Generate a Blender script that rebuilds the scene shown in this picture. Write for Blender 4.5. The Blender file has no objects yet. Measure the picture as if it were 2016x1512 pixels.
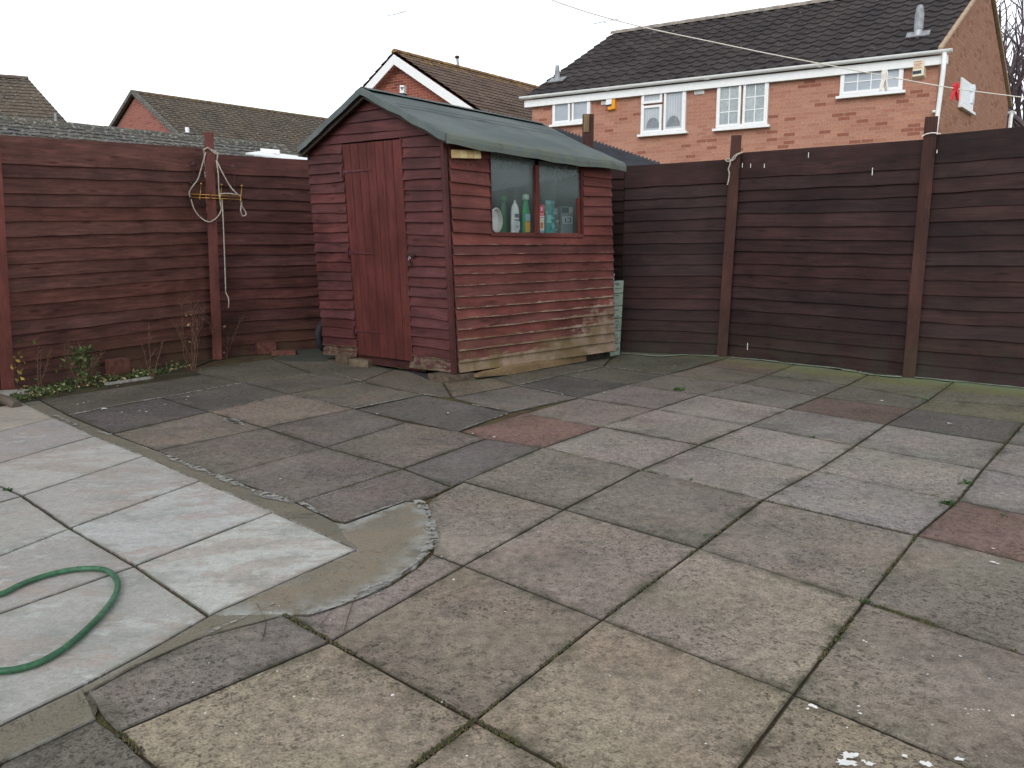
import bpy, math, random
from mathutils import Vector, noise
R = math.radians
random.seed(7)
scene = bpy.context.scene
# ------------------------------------------------------------------ camera
FPX, PITCH, CX, CY, CAMH = 1600.0, R(8.9), 1008.0, 756.0, 1.0
cam = bpy.data.objects.new("camera", bpy.data.cameras.new("camera"))
scene.collection.objects.link(cam); scene.camera = cam
cam.location = (0, 0, CAMH); cam.rotation_euler = (R(90) - PITCH, 0, 0)
cam.data.sensor_width = 36; cam.data.lens = FPX / 2016 * 36
cam.data.clip_start = 0.05; cam.data.clip_end = 3000
# ------------------------------------------------------------------ world, sun, exposure
world = bpy.data.worlds.new("World"); scene.world = world; world.use_nodes = True
nt = world.node_tree; nt.nodes.clear()
o_ = nt.nodes.new('ShaderNodeOutputWorld'); bg = nt.nodes.new('ShaderNodeBackground')
sky = nt.nodes.new('ShaderNodeTexSky'); sky.sky_type = 'NISHITA'; sky.sun_disc = False
SUN_EL, SUN_AZ = R(38), R(200)
sky.sun_elevation = SUN_EL; sky.sun_rotation = SUN_AZ; sky.dust_density = 4.0; sky.air_density = 1.3; sky.ozone_density = 1.0
bw = nt.nodes.new('ShaderNodeRGBToBW'); mx = nt.nodes.new('ShaderNodeMix'); mx.data_type = 'RGBA'
ad = nt.nodes.new('ShaderNodeMix'); ad.data_type = 'RGBA'
nt.links.new(sky.outputs[0], bw.inputs[0])
mx.inputs[0].default_value = 0.8
nt.links.new(sky.outputs[0], mx.inputs[6]); nt.links.new(bw.outputs[0], mx.inputs[7])
ad.inputs[0].default_value = 0.6; ad.inputs[7].default_value = (7.4, 7.8, 8.3, 1)     # even cloud cover
nt.links.new(mx.outputs[2], ad.inputs[6])
# thin overcast: the cloud layer is brighter towards the horizon than overhead
tc = nt.nodes.new('ShaderNodeTexCoord'); sp_ = nt.nodes.new('ShaderNodeSeparateXYZ'); mr_ = nt.nodes.new('ShaderNodeMapRange'); gm_ = nt.nodes.new('ShaderNodeMix'); gm_.data_type = 'RGBA'
nt.links.new(tc.outputs['Generated'], sp_.inputs[0]); nt.links.new(sp_.outputs[2], mr_.inputs[0])
mr_.inputs[1].default_value = 0.3; mr_.inputs[2].default_value = 0.75; mr_.interpolation_type = 'SMOOTHSTEP'
gm_.inputs[6].default_value = (1.95, 1.95, 1.93, 1); gm_.inputs[7].default_value = (.88, .88, .88, 1); nt.links.new(mr_.outputs[0], gm_.inputs[0])
ml_ = nt.nodes.new('ShaderNodeMix'); ml_.data_type = 'RGBA'; ml_.blend_type = 'MULTIPLY'; ml_.inputs[0].default_value = 1
nt.links.new(ad.outputs[2], ml_.inputs[6]); nt.links.new(gm_.outputs[2], ml_.inputs[7]); nt.links.new(ml_.outputs[2], bg.inputs[0])
bg.inputs[1].default_value = 0.12
nt.links.new(bg.outputs[0], o_.inputs[0])
sun = bpy.data.objects.new("sun", bpy.data.lights.new("sun", 'SUN')); scene.collection.objects.link(sun)
sun.data.energy = 0.6; sun.data.angle = R(25); sun.data.color = (1, .95, .88)
sd = Vector((math.sin(SUN_AZ) * math.cos(SUN_EL), math.cos(SUN_AZ) * math.cos(SUN_EL), math.sin(SUN_EL)))
sun.rotation_euler = (-sd).to_track_quat('-Z', 'Y').to_euler(); sun.location = (0, 0, 30)
scene.view_settings.view_transform = 'Standard'; scene.view_settings.look = 'None'
scene.view_settings.gamma = 1; scene.view_settings.exposure = 0.1
scene.cycles.max_bounces = 8; scene.cycles.transparent_max_bounces = 12

# ------------------------------------------------------------------ geometry helpers
def ray(px, py):
    u = (px - CX) / FPX; v = -(py - CY) / FPX
    return Vector((u, math.cos(PITCH) + v * math.sin(PITCH), -math.sin(PITCH) + v * math.cos(PITCH)))
CAM = Vector((0, 0, CAMH))
def gp(px, py, z=0.0):
    d = ray(px, py); return CAM + d * ((z - CAMH) / d.z)
def at(px, py, Y):
    d = ray(px, py); return CAM + d * (Y / d.y)
def hit(px, py, P, n):
    d = ray(px, py); return CAM + d * ((P - CAM).dot(n) / d.dot(n))
def lerp(a, b, t): return a + (b - a) * t
def S(r, g, b):
    f = lambda c: (c / 255 / 12.92) if c <= 10.3 else ((c / 255 + .055) / 1.055) ** 2.4
    return (f(r), f(g), f(b))
UP = Vector((0, 0, 1))

class MB:
    """collects faces with uv (metres), a tint colour and a wear value, links them as one mesh object"""
    def __init__(s): s.v = []; s.f = []; s.uv = []; s.c = []
    def face(s, pts, uv=None, tint=(1, 1, 1), wear=0.0):
        n = len(s.v); s.v += [Vector(p) for p in pts]; s.f.append(tuple(range(n, n + len(pts))))
        if uv is None: uv = [(p[0] + p[1], p[2]) for p in pts]
        s.uv += list(uv)
        w = wear if isinstance(wear, (list, tuple)) else [wear] * len(pts)
        s.c += [(tint[0], tint[1], tint[2], x) for x in w]
    def hexa(s, b, t, tint=(1, 1, 1), wear=0.0):
        """b, t: 4 bottom / 4 top corners, ccw from above"""
        L = (b[1] - b[0]).length; H = (t[0] - b[0]).length; W = (b[2] - b[1]).length
        s.face([b[3], b[2], b[1], b[0]], [(0, W), (L, W), (L, 0), (0, 0)], tint, wear)
        s.face([t[0], t[1], t[2], t[3]], [(0, 0), (L, 0), (L, W), (0, W)], tint, wear)
        for i in range(4):
            j = (i + 1) % 4; l = (b[j] - b[i]).length
            s.face([b[i], b[j], t[j], t[i]], [(0, 0), (l, 0), (l, H), (0, H)], tint, wear)
    def bar(s, a, b, w, h, side=None, tint=(1, 1, 1), wear=0.0):
        """box from a to b; w along side vector, h along the third"""
        a = Vector(a); b = Vector(b); d = (b - a).normalized()
        if side is None: side = UP.cross(d) if abs(d.z) < .9 else Vector((1, 0, 0))
        side = (side - d * side.dot(d)).normalized(); up = d.cross(side)
        x = side * w / 2; y = up * h / 2
        L = (b - a).length
        q = [(-1, -1), (1, -1), (1, 1), (-1, 1)]
        A = [a + x * i + y * j for i, j in q]; B = [b + x * i + y * j for i, j in q]
        s.face(A[::-1], [(0, 0), (w, 0), (w, h), (0, h)], tint, wear); s.face(B, [(0, 0), (w, 0), (w, h), (0, h)], tint, wear)
        for i in range(4):
            j = (i + 1) % 4; l = (A[j] - A[i]).length
            s.face([A[i], A[j], B[j], B[i]], [(0, 0), (0, l), (L, l), (L, 0)], tint, wear)
    def box(s, c, sx, sy, sz, rz=0, tint=(1, 1, 1), wear=0.0):
        c = Vector(c); ex = Vector((math.cos(rz), math.sin(rz), 0)) * sx / 2; ey = Vector((-math.sin(rz), math.cos(rz), 0)) * sy / 2
        b = [c - ex - ey, c + ex - ey, c + ex + ey, c - ex + ey]
        s.hexa(b, [p + UP * sz for p in b], tint, wear)
    def tube(s, pts, r, n=8, tint=(1, 1, 1), closed=False, wear=0.0):
        pts = [Vector(p) for p in pts]; m = len(pts)
        rr = r if isinstance(r, (list, tuple)) else [r] * m
        rings = []; prev = None; base = len(s.v); L = 0
        for i, p in enumerate(pts):
            if closed: d = pts[(i + 1) % m] - pts[i - 1]
            else: d = pts[min(i + 1, m - 1)] - pts[max(i - 1, 0)]
            d = d.normalized() if d.length > 1e-9 else Vector((0, 0, 1))
            if prev is None: prev = d.orthogonal().normalized()
            prev = (prev - d * prev.dot(d)).normalized(); q = d.cross(prev)
            s.v += [p + (prev * math.cos(2 * math.pi * k / n) + q * math.sin(2 * math.pi * k / n)) * rr[i] for k in range(n)]
        for i in range(m if closed else m - 1):
            a = base + i * n; b = base + ((i + 1) % m) * n
            l = (pts[(i + 1) % m] - pts[i]).length
            for k in range(n):
                k2 = (k + 1) % n
                s.f.append((a + k, a + k2, b + k2, b + k)); s.uv += [(L, k / n), (L, (k + 1) / n), (L + l, (k + 1) / n), (L + l, k / n)]
                s.c += [(tint[0], tint[1], tint[2], wear)] * 4
            L += l
        if not closed:
            s.f.append(tuple(base + k for k in range(n))[::-1]); s.uv += [(0, 0)] * n; s.c += [(*tint, wear)] * n
            e = base + (m - 1) * n; s.f.append(tuple(e + k for k in range(n))); s.uv += [(0, 0)] * n; s.c += [(*tint, wear)] * n
    def lathe(s, c, prof, n=16, tint=(1, 1, 1), sx=1, sy=1, rz=0):
        """prof: list of (radius, z, tint or None) round a vertical axis at c"""
        c = Vector(c); base = len(s.v)
        for r, z, *_ in prof:
            for k in range(n):
                a = 2 * math.pi * k / n; x = r * math.cos(a) * sx; y = r * math.sin(a) * sy
                s.v.append(c + Vector((x * math.cos(rz) - y * math.sin(rz), x * math.sin(rz) + y * math.cos(rz), z)))
        for i in range(len(prof) - 1):
            t = prof[i][2] if len(prof[i]) > 2 and prof[i][2] else tint
            for k in range(n):
                k2 = (k + 1) % n
                s.f.append((base + i * n + k, base + i * n + k2, base + (i + 1) * n + k2, base + (i + 1) * n + k))
                s.uv += [(k / n, prof[i][1]), ((k + 1) / n, prof[i][1]), ((k + 1) / n, prof[i + 1][1]), (k / n, prof[i + 1][1])]; s.c += [(*t, 0)] * 4
        for i, flip in ((0, True), (len(prof) - 1, False)):
            idx = [base + i * n + k for k in range(n)]
            s.f.append(tuple(idx[::-1] if flip else idx)); s.uv += [(0, 0)] * n; s.c += [(*tint, 0)] * n
    def build(s, name, mat, parent=None, smooth=False, origin=None):
        me = bpy.data.meshes.new(name)
        o = bpy.data.objects.new(name, me)
        off = Vector((0, 0, 0))
        if parent is not None: off = world_of(parent)
        if parent is None and origin is not None: off = Vector(origin); o.location = off
        me.from_pydata([tuple(p - off) for p in s.v], [], s.f)
        uvl = me.uv_layers.new(name='UVMap'); uvl.data.foreach_set('uv', [x for p in s.uv for x in p])
        ca = me.color_attributes.new('tint', 'FLOAT_COLOR', 'CORNER'); ca.data.foreach_set('color', [x for p in s.c for x in p])
        if smooth: me.polygons.foreach_set('use_smooth', [True] * len(me.polygons))
        me.materials.append(mat)
        scene.collection.objects.link(o)
        if parent is not None: o.parent = parent
        me.update()
        return o
def world_of(o):
    p = Vector(o.location)
    while o.parent: o = o.parent; p += Vector(o.location)
    return p
def tag(o, label=None, cat=None, group=None, kind=None):
    if label: o['label'] = label
    if cat: o['category'] = cat
    if group: o['group'] = group
    if kind: o['kind'] = kind
    return o
def thing(name, label, cat, loc, group=None):
    o = bpy.data.objects.new(name, None); scene.collection.objects.link(o); o.location = loc
    o.empty_display_size = .1
    return tag(o, label, cat, group)

# ------------------------------------------------------------------ materials
class N:
    def __init__(s, name):
        s.m = bpy.data.materials.new(name); s.m.use_nodes = True; s.t = s.m.node_tree; s.t.nodes.clear()
        s.out = s.t.nodes.new('ShaderNodeOutputMaterial'); s.p = s.t.nodes.new('ShaderNodeBsdfPrincipled')
        s.t.links.new(s.p.outputs[0], s.out.inputs[0]); s.p.inputs['Roughness'].default_value = .85
        s.p.inputs['Specular IOR Level'].default_value = .3
    def n(s, typ, **kw):
        x = s.t.nodes.new(typ)
        for k, v in kw.items(): setattr(x, k, v)
        return x
    def put(s, sock, v):
        if isinstance(v, bpy.types.NodeSocket): s.t.links.new(v, sock)
        elif isinstance(v, (tuple, list)) and len(v) == 3 and sock.type == 'RGBA': sock.default_value = (*v, 1)
        else: sock.default_value = v
    def attr(s, name='tint'):
        a = s.n('ShaderNodeAttribute'); a.attribute_name = name; return a.outputs['Color'], a.outputs['Alpha']
    def co(s, kind='Object', scale=(1, 1, 1), off=(0, 0, 0)):
        c = s.n('ShaderNodeTexCoord') if kind != 'UV' else s.n('ShaderNodeUVMap')
        m = s.n('ShaderNodeMapping'); m.inputs['Scale'].default_value = scale; m.inputs['Location'].default_value = off
        s.t.links.new(c.outputs['Object'] if kind == 'Object' else c.outputs[0], m.inputs[0]); return m.outputs[0]
    def pos(s, scale=(1, 1, 1)):
        c = s.n('ShaderNodeNewGeometry'); m = s.n('ShaderNodeMapping'); m.inputs['Scale'].default_value = scale
        s.t.links.new(c.outputs['Position'], m.inputs[0]); return m.outputs[0]
    def noise(s, v, scale, detail=4, rough=.55, out=0, dist=0):
        x = s.n('ShaderNodeTexNoise'); s.put(x.inputs['Vector'], v); x.inputs['Scale'].default_value = scale
        x.inputs['Detail'].default_value = detail; x.inputs['Roughness'].default_value = rough; x.inputs['Distortion'].default_value = dist
        return x.outputs[out]
    def voro(s, v, scale, feat='F1', rand=1.0, out='Distance'):
        x = s.n('ShaderNodeTexVoronoi', feature=feat); s.put(x.inputs['Vector'], v); x.inputs['Scale'].default_value = scale
        x.inputs['Randomness'].default_value = rand; return x.outputs[out]
    def ramp(s, f, a, b, lo=0.0, hi=1.0):
        x = s.n('ShaderNodeMapRange'); s.put(x.inputs[0], f); x.inputs[1].default_value = a; x.inputs[2].default_value = b
        x.inputs[3].default_value = lo; x.inputs[4].default_value = hi; x.interpolation_type = 'SMOOTHSTEP'; return x.outputs[0]
    def mix(s, f, a, b, mode='MIX'):
        x = s.n('ShaderNodeMix', data_type='RGBA', blend_type=mode); s.put(x.inputs[0], f); s.put(x.inputs[6], a); s.put(x.inputs[7], b); return x.outputs[2]
    def mul(s, a, b): return s.mix(1.0, a, b, 'MULTIPLY')
    def ma(s, op, a, b=0.0, c=None):
        x = s.n('ShaderNodeMath', operation=op); s.put(x.inputs[0], a); s.put(x.inputs[1], b)
        if c is not None: s.put(x.inputs[2], c)
        return x.outputs[0]
    def gray(s, f):
        x = s.n('ShaderNodeCombineColor'); [s.put(x.inputs[i], f) for i in range(3)]; return x.outputs[0]
    def bump(s, h, strength=.3, dist=.01):
        b = s.n('ShaderNodeBump'); s.put(b.inputs['Height'], h); b.inputs['Strength'].default_value = strength; b.inputs['Distance'].default_value = dist
        s.t.links.new(b.outputs[0], s.p.inputs['Normal'])
    def col(s, c): s.put(s.p.inputs['Base Color'], c)
    def rough(s, r): s.put(s.p.inputs['Roughness'], r)

def simple(name, c, rough=.6, metal=0.0, var=.15, scale=12, tinted=False, spec=.4):
    m = N(name); p = m.pos()
    f = m.ramp(m.noise(p, scale, 4), .3, .7, 1 - var, 1 + var)
    base = m.mul((*c,), m.gray(f))
    if tinted: base = m.mul(base, m.attr()[0])
    m.col(base); m.rough(rough); m.p.inputs['Metallic'].default_value = metal; m.p.inputs['Specular IOR Level'].default_value = spec
    m.bump(m.noise(p, scale * 8, 3), .08, .003)
    return m.m

def wood(name, paint, bare, bare2, grain=1.0, wearbias=0.0, rough=.8, algae=None):
    m = N(name); tint, wear = m.attr()
    uv = m.co('UV', (1.2, 22, 1)); uvf = m.co('UV', (3, 160, 1)); p = m.pos()
    g = m.noise(uv, 2.2, 6, .68, dist=1.1); gf = m.noise(uvf, 1.5, 3, .6)
    shade = m.ma('ADD', m.ramp(g, .25, .75, 1 - .28 * grain, 1 + .28 * grain), m.ramp(gf, .2, .8, -.12, .12))
    blot = m.ma('MULTIPLY', m.ramp(m.noise(p, 2.3, 4, .6), .3, .7, .78, 1.2), m.ramp(m.noise(m.co('UV', (.9, 5, 1)), 1.7, 5, .7), .3, .7, .74, 1.3))
    c = m.mul(m.mul(paint, tint), m.gray(m.ma('MULTIPLY', shade, blot)))
    # knots
    kn = m.voro(m.co('UV', (1.5, 9, 1)), 1.6, rand=1)
    c = m.mix(m.ramp(m.noise(m.co('UV', (1.5, 14, 1)), 1.1, 4), .52, .7, 0, .4 * grain), c, m.mul(c, (.8, .92, .95)))
    c = m.mix(m.ramp(kn, .05, .2, .75, 0), c, m.mul(c, (.42, .36, .36)))
    # worn paint
    wn = m.noise(m.co('UV', (4, 34, 1)), 2.0, 7, .75); wn2 = m.noise(p, 9, 5, .65)
    w = m.ma('ADD', m.ma('ADD', m.ma('MULTIPLY', wn, .55), m.ma('MULTIPLY', wn2, .45)), m.ma('SUBTRACT', wear, .75 - wearbias))
    mask = m.ramp(w, .43, .52)
    bc = m.mix(m.ramp(m.noise(p, 5, 4), .35, .65), bare, bare2)
    bc = m.mul(bc, m.gray(m.ramp(gf, .2, .8, .7, 1.2)))
    c = m.mix(mask, c, bc)
    if algae:
        sep = m.n('ShaderNodeSeparateXYZ'); m.t.links.new(m.pos(), sep.inputs[0])
        al = m.ma('MULTIPLY', m.ramp(sep.outputs[2], .05, .45, 1, 0), m.ramp(m.noise(p, 3.1, 5, .65), .4, .62))
        c = m.mix(m.ma('MULTIPLY', al, .6), c, algae)
    m.col(c); m.rough(m.ramp(g, .2, .8, rough - .12, rough + .12)); m.p.inputs['Specular IOR Level'].default_value = .25
    m.bump(m.ma('ADD', gf, m.ma('MULTIPLY', g, 1.5)), .35, .004)
    return m.m

def slab_mat():
    m = N('exposed_aggregate'); tint, edge = m.attr(); p = m.pos()
    big = m.noise(p, 1.7, 5, .6); mid = m.noise(p, 8, 5, .65); gr = m.noise(p, 190, 3, .7); gr2 = m.voro(p, 130)
    c = m.mul(tint, m.gray(m.ramp(big, .3, .7, .84, 1.14)))
    c = m.mul(c, m.gray(m.ramp(gr, .3, .7, .72, 1.28)))
    c = m.mix(m.ramp(m.noise(p, 2.9, 4, .5), .45, .7, 0, .35), c, m.mul(c, (1.13, .98, .93)))
    # light aggregate
    c = m.mix(m.ramp(gr2, .0, .22, .35, 0), c, m.mul(c, (1.55, 1.5, 1.45)))
    # dark pits and lichen spots, gathered in patches
    gather = m.ramp(m.noise(p, 2.1, 5, .65), .36, .62)
    warp = m.mix(.06, p, m.noise(p, 26, 3, .6, out=1))
    sp2 = m.noise(p, 62, 3, .6); sp3 = m.noise(p, 120, 2, .6)
    v1 = m.voro(warp, 31); v2 = m.voro(warp, 66); v0 = m.voro(warp, 13)
    spots = m.ma('MULTIPLY', m.ramp(sp2, .56, .63), m.ma('ADD', m.ma('MULTIPLY', gather, .85), .12))
    spots = m.ma('MAXIMUM', spots, m.ma('MULTIPLY', m.ramp(v1, .15, .24, 1, 0), m.ma('ADD', m.ma('MULTIPLY', gather, .6), .45)))
    spots = m.ma('MAXIMUM', spots, m.ma('MULTIPLY', m.ramp(v2, .2, .3, 1, 0), m.ma('ADD', m.ma('MULTIPLY', gather, .7), .2)))
    spots = m.ma('MAXIMUM', spots, m.ma('MULTIPLY', m.ramp(v0, .07, .13, 1, 0), .7))
    spots = m.ma('MAXIMUM', spots, m.ma('MULTIPLY', m.ramp(sp3, .6, .68), m.ma('MULTIPLY', gather, .6)))
    c = m.mix(m.ma('MULTIPLY', spots, .85), c, m.mul(c, (.3, .3, .3)))
    c = m.mul(c, m.gray(m.ramp(m.noise(p, 27, 5, .7), .32, .68, .78, 1.2)))
    c = m.mix(m.ramp(m.noise(p, 1.9, 4, .6), .4, .62), m.mul(c, (1.03, .99, .96)), m.mul(c, (1.02, 1.01, .93)))
    st = m.ramp(m.noise(p, 3.1, 7, .75, dist=.6), .5, .68, 0, .75)
    c = m.mix(st, c, m.mul(c, (.58, .59, .62)))
    c = m.mix(m.ramp(m.noise(p, 1.1, 5, .6), .5, .68, 0, .6), c, m.mul(c, (.9, .89, .93)))
    fp0, fp1 = gp(1430, 699), gp(2016, 763); fd = (fp1 - fp0).normalized(); fn = Vector((fd.y, -fd.x, 0)); fn = fn if fn.dot(CAM - fp0) > 0 else -fn
    dt = m.n('ShaderNodeVectorMath', operation='DOT_PRODUCT'); m.put(dt.inputs[0], m.pos()); dt.inputs[1].default_value = fn
    al = m.n('ShaderNodeVectorMath', operation='DOT_PRODUCT'); m.put(al.inputs[0], m.pos()); al.inputs[1].default_value = fd
    dist = m.ma('SUBTRACT', dt.outputs['Value'], fp0.dot(fn)); along = m.ma('SUBTRACT', al.outputs['Value'], fp0.dot(fd))
    mo = m.ma('MULTIPLY', m.ramp(m.ma('ADD', dist, m.ma('MULTIPLY', m.noise(p, 2.2, 5, .6), .9)), .55, 1.25, 1, 0), m.ramp(along, -.6, 2.2, .3, 1))
    mo = m.ma('MULTIPLY', mo, m.ramp(dist, -.2, 0, 0, 1))
    c = m.mix(m.ma('MULTIPLY', mo, .8), c, m.mix(m.ramp(dist, .05, .5), m.mul(S(118, 134, 104), m.gray(m.ramp(gr, .3, .7, .8, 1.2))), m.mul(S(122, 124, 66), m.gray(m.ramp(gr, .3, .7, .8, 1.2)))))
    # moss and dirt creeping in from the joints
    e = m.ma('MULTIPLY', edge, m.ramp(m.noise(p, 6, 5, .7), .42, .66))
    c = m.mix(m.ma('MULTIPLY', e, .8), c, m.mix(m.noise(p, 3, 2), S(62, 59, 52), S(58, 62, 42)))
    m.col(c); m.rough(.9); m.p.inputs['Specular IOR Level'].default_value = .25
    m.bump(m.ma('ADD', m.ma('ADD', gr, gr2), m.ma('MULTIPLY', mid, 2)), .5, .003)
    return m.m
def pale_mat():
    m = N('pale_riven_slab'); tint, edge = m.attr(); p = m.pos()
    rot = m.n('ShaderNodeMapping'); rot.inputs['Rotation'].default_value = (0, 0, R(-33)); rot.inputs['Scale'].default_value = (1, 1.7, 1)
    m.t.links.new(m.n('ShaderNodeNewGeometry').outputs['Position'], rot.inputs[0]); q = rot.outputs[0]
    a = m.noise(q, 1.25, 9, .7, dist=.35); b = m.noise(q, 3.6, 7, .72, dist=.4); fine = m.noise(p, 120, 4, .7)
    c = m.mul(tint, m.gray(m.ramp(fine, .3, .7, .9, 1.08)))
    c = m.mix(m.ramp(a, .51, .53, 0, .6), c, S(160, 147, 139))          # pink patches where the coat has worn
    c = m.mix(m.ramp(b, .45, .68, 0, .6), c, S(132, 135, 130))           # greyer dirt
    c = m.mix(m.ramp(m.noise(q, 2.6, 7, .7), .56, .6, 0, .5), c, S(184, 188, 186))
    c = m.mul(c, m.gray(m.ramp(m.noise(p, 34, 6, .75), .3, .7, .86, 1.1)))
    c = m.mix(m.ma('MULTIPLY', m.ramp(m.noise(p, 75, 3), .62, .68), .6), c, m.mul(c, (.6, .6, .58)))
    ln = m.noise(q, 14, 5, .6)
    c = m.mix(m.ramp(m.ma('ABSOLUTE', m.ma('SUBTRACT', ln, .5)), 0, .012, .15, 0), c, S(130, 128, 120))
    e = m.ma('MULTIPLY', edge, m.ramp(m.noise(p, 9, 5, .7), .4, .65))
    c = m.mix(m.ma('MULTIPLY', e, .55), c, S(125, 122, 108))
    m.col(c); m.rough(.8); m.bump(m.ma('ADD', m.ma('MULTIPLY', a, 4), m.ma('ADD', b, fine)), .35, .006)
    return m.m
def concrete_mat(name, ca, cb, cc):
    m = N(name); p = m.pos(); tint, edge = m.attr()
    a = m.noise(p, 2.6, 6, .65); f = m.noise(p, 150, 4, .7); b = m.noise(p, 11, 6, .7)
    c = m.mix(m.ramp(a, .4, .62), ca, cb); c = m.mix(m.ramp(b, .5, .68, 0, .7), c, cc)
    c = m.mul(m.mul(c, tint), m.gray(m.ramp(f, .25, .75, .75, 1.22)))
    c = m.mix(m.ramp(m.noise(p, 60, 4), .6, .68, 0, .5), c, m.mul(c, (.45, .45, .43)))
    cr = m.ma('ABSOLUTE', m.ma('SUBTRACT', m.noise(p, 3.2, 4, .6, dist=1.2), .5))
    c = m.mix(m.ramp(cr, 0, .006, .7, 0), c, m.mul(c, (.45, .44, .42)))
    c = m.mix(m.ma('MULTIPLY', edge, m.ramp(b, .38, .6)), c, S(152, 154, 150))
    m.col(c); m.rough(.9); m.bump(m.ma('ADD', f, m.ma('MULTIPLY', b, 2)), .5, .004)
    return m.m
def joint_mat():
    m = N('mossy_joint'); p = m.pos()
    c = m.mix(m.ramp(m.noise(p, 5, 5, .7), .42, .6), S(64, 56, 46), S(80, 76, 42))
    c = m.mix(m.ramp(m.noise(p, 17, 4, .7), .5, .66), c, S(96, 72, 48))
    c = m.mul(c, m.gray(m.ramp(m.noise(p, 160, 3), .3, .7, .55, 1.4)))
    m.col(c); m.rough(1); m.bump(m.noise(p, 120, 4), .8, .006); return m.m
def soil_mat():
    m = N('soil'); p = m.pos()
    c = m.mix(m.ramp(m.noise(p, 4, 6, .7), .4, .65), S(58, 48, 38), S(70, 72, 44))
    c = m.mul(c, m.gray(m.ramp(m.noise(p, 90, 4), .3, .7, .5, 1.5))); m.col(c); m.rough(1); m.bump(m.noise(p, 50, 5), 1, .02); return m.m
def brick_mat(name, c1, c2, cm, odd, course=(.225, .075)):
    m = N(name); uv = m.co('UV'); 
    b = m.n('ShaderNodeTexBrick'); m.put(b.inputs['Vector'], uv)
    b.inputs['Scale'].default_value = 1; b.inputs['Brick Width'].default_value = course[0]; b.inputs['Row Height'].default_value = course[1]
    b.inputs['Mortar Size'].default_value = .006; b.inputs['Mortar Smooth'].default_value = .4; b.inputs['Bias'].default_value = 0
    b.inputs['Color1'].default_value = (0, 0, 0, 1); b.inputs['Color2'].default_value = (1, 1, 1, 1); b.inputs['Mortar'].default_value = (.5, .5, .5, 1)
    v = b.outputs['Color']; f = b.outputs['Fac']
    bwn = m.n('ShaderNodeRGBToBW'); m.t.links.new(v, bwn.inputs[0]); v = bwn.outputs[0]
    c = m.mix(v, c1, c2); c = m.mix(m.ramp(v, .87, .9), c, odd)
    big = m.noise(m.co('UV', (1, 2.5, 1)), .9, 4)
    c = m.mix(m.ramp(big, .4, .7, 0, .4), c, m.mul(c, (1.12, 1.16, 1.12)))
    c = m.mul(c, m.gray(m.ramp(m.noise(m.co('UV'), 34, 4, .7), .3, .7, .8, 1.18)))
    c = m.mix(f, c, cm)
    m.col(c); m.rough(.95); m.bump(m.ma('SUBTRACT', m.noise(m.co('UV'), 60, 3), m.ma('MULTIPLY', f, 2)), .4, .008); return m.m
def tile_mat(name, base, base2, lichen, lich_amt, pale, spk=9, thr=.6):
    m = N(name); uv = m.co('UV'); tint, wear = m.attr()
    c = m.mix(m.ramp(m.noise(uv, 1.3, 5, .6), .35, .65), base, base2)
    c = m.mul(m.mul(c, tint), m.gray(m.ramp(m.noise(uv, 22, 4, .7), .3, .7, .65, 1.35)))
    c = m.mix(m.ma('MULTIPLY', m.ramp(m.noise(uv, spk, 6, .75), thr, thr + .07), .75), c, pale)
    l = m.ma('ADD', m.noise(uv, 4.5, 6, .75), m.ma('SUBTRACT', wear, 1 - lich_amt))
    c = m.mix(m.ramp(l, .42, .6, 0, .85), c, lichen)
    m.col(c); m.rough(.9); m.bump(m.noise(uv, 40, 4), .5, .01); return m.m
def felt_mat():
    m = N('green_mineral_felt'); p = m.pos(); tint, edge = m.attr()
    c = m.mix(m.ramp(m.noise(p, 1.6, 5, .6), .35, .65), S(86, 95, 96), S(102, 110, 110))
    c = m.mul(c, m.gray(m.ramp(m.noise(p, 260, 3, .7), .3, .7, .75, 1.25)))
    c = m.mix(m.ramp(m.noise(p, 18, 5, .7), .62, .72, 0, .4), c, S(120, 132, 132))
    c = m.mix(m.ma('MULTIPLY', edge, m.ramp(m.noise(p, 5, 5, .65), .28, .6)), c, S(100, 107, 96))
    c = m.mix(m.ma('MULTIPLY', edge, m.ramp(m.noise(p, 7.7, 4, .6), .55, .7, 0, .45)), c, S(76, 80, 66))
    m.col(c); m.rough(.95); m.bump(m.ma('ADD', m.noise(p, 200, 3), m.ma('MULTIPLY', m.noise(p, 9, 3), 3)), .4, .004); return m.m
def glass_mat():
    m = N('dusty_glass_painted_haze'); p = m.pos()
    tr = m.n('ShaderNodeBsdfTransparent'); tr.inputs[0].default_value = (.95, .98, .97, 1)
    gl = m.n('ShaderNodeBsdfGlossy'); gl.inputs['Roughness'].default_value = .03; gl.inputs[0].default_value = (.9, .95, 1, 1)
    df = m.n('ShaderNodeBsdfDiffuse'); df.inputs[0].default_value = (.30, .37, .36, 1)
    fr = m.n('ShaderNodeFresnel'); fr.inputs[0].default_value = 1.5
    a = m.n('ShaderNodeMixShader'); b = m.n('ShaderNodeMixShader')
    m.put(a.inputs[0], m.ma('MULTIPLY', fr.outputs[0], .55)); m.t.links.new(tr.outputs[0], a.inputs[1]); m.t.links.new(gl.outputs[0], a.inputs[2])
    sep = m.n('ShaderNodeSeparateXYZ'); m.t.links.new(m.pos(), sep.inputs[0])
    top = m.ramp(m.ma('ADD', sep.outputs[2], m.ma('MULTIPLY', m.noise(p, 4, 4), .25)), 1.4, 1.95, .07, .46)  # house reflection painted as a pale haze, stronger towards the pane top
    dust_haze = m.ma('ADD', top, m.ramp(m.noise(m.pos((1, 1, .35)), 10, 6, .7), .42, .8, .02, .14))  # patchy dust added to the painted reflection haze
    m.put(b.inputs[0], dust_haze); m.t.links.new(a.outputs[0], b.inputs[1]); m.t.links.new(df.outputs[0], b.inputs[2])
    m.t.links.new(b.outputs[0], m.out.inputs[0]); return m.m
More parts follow.
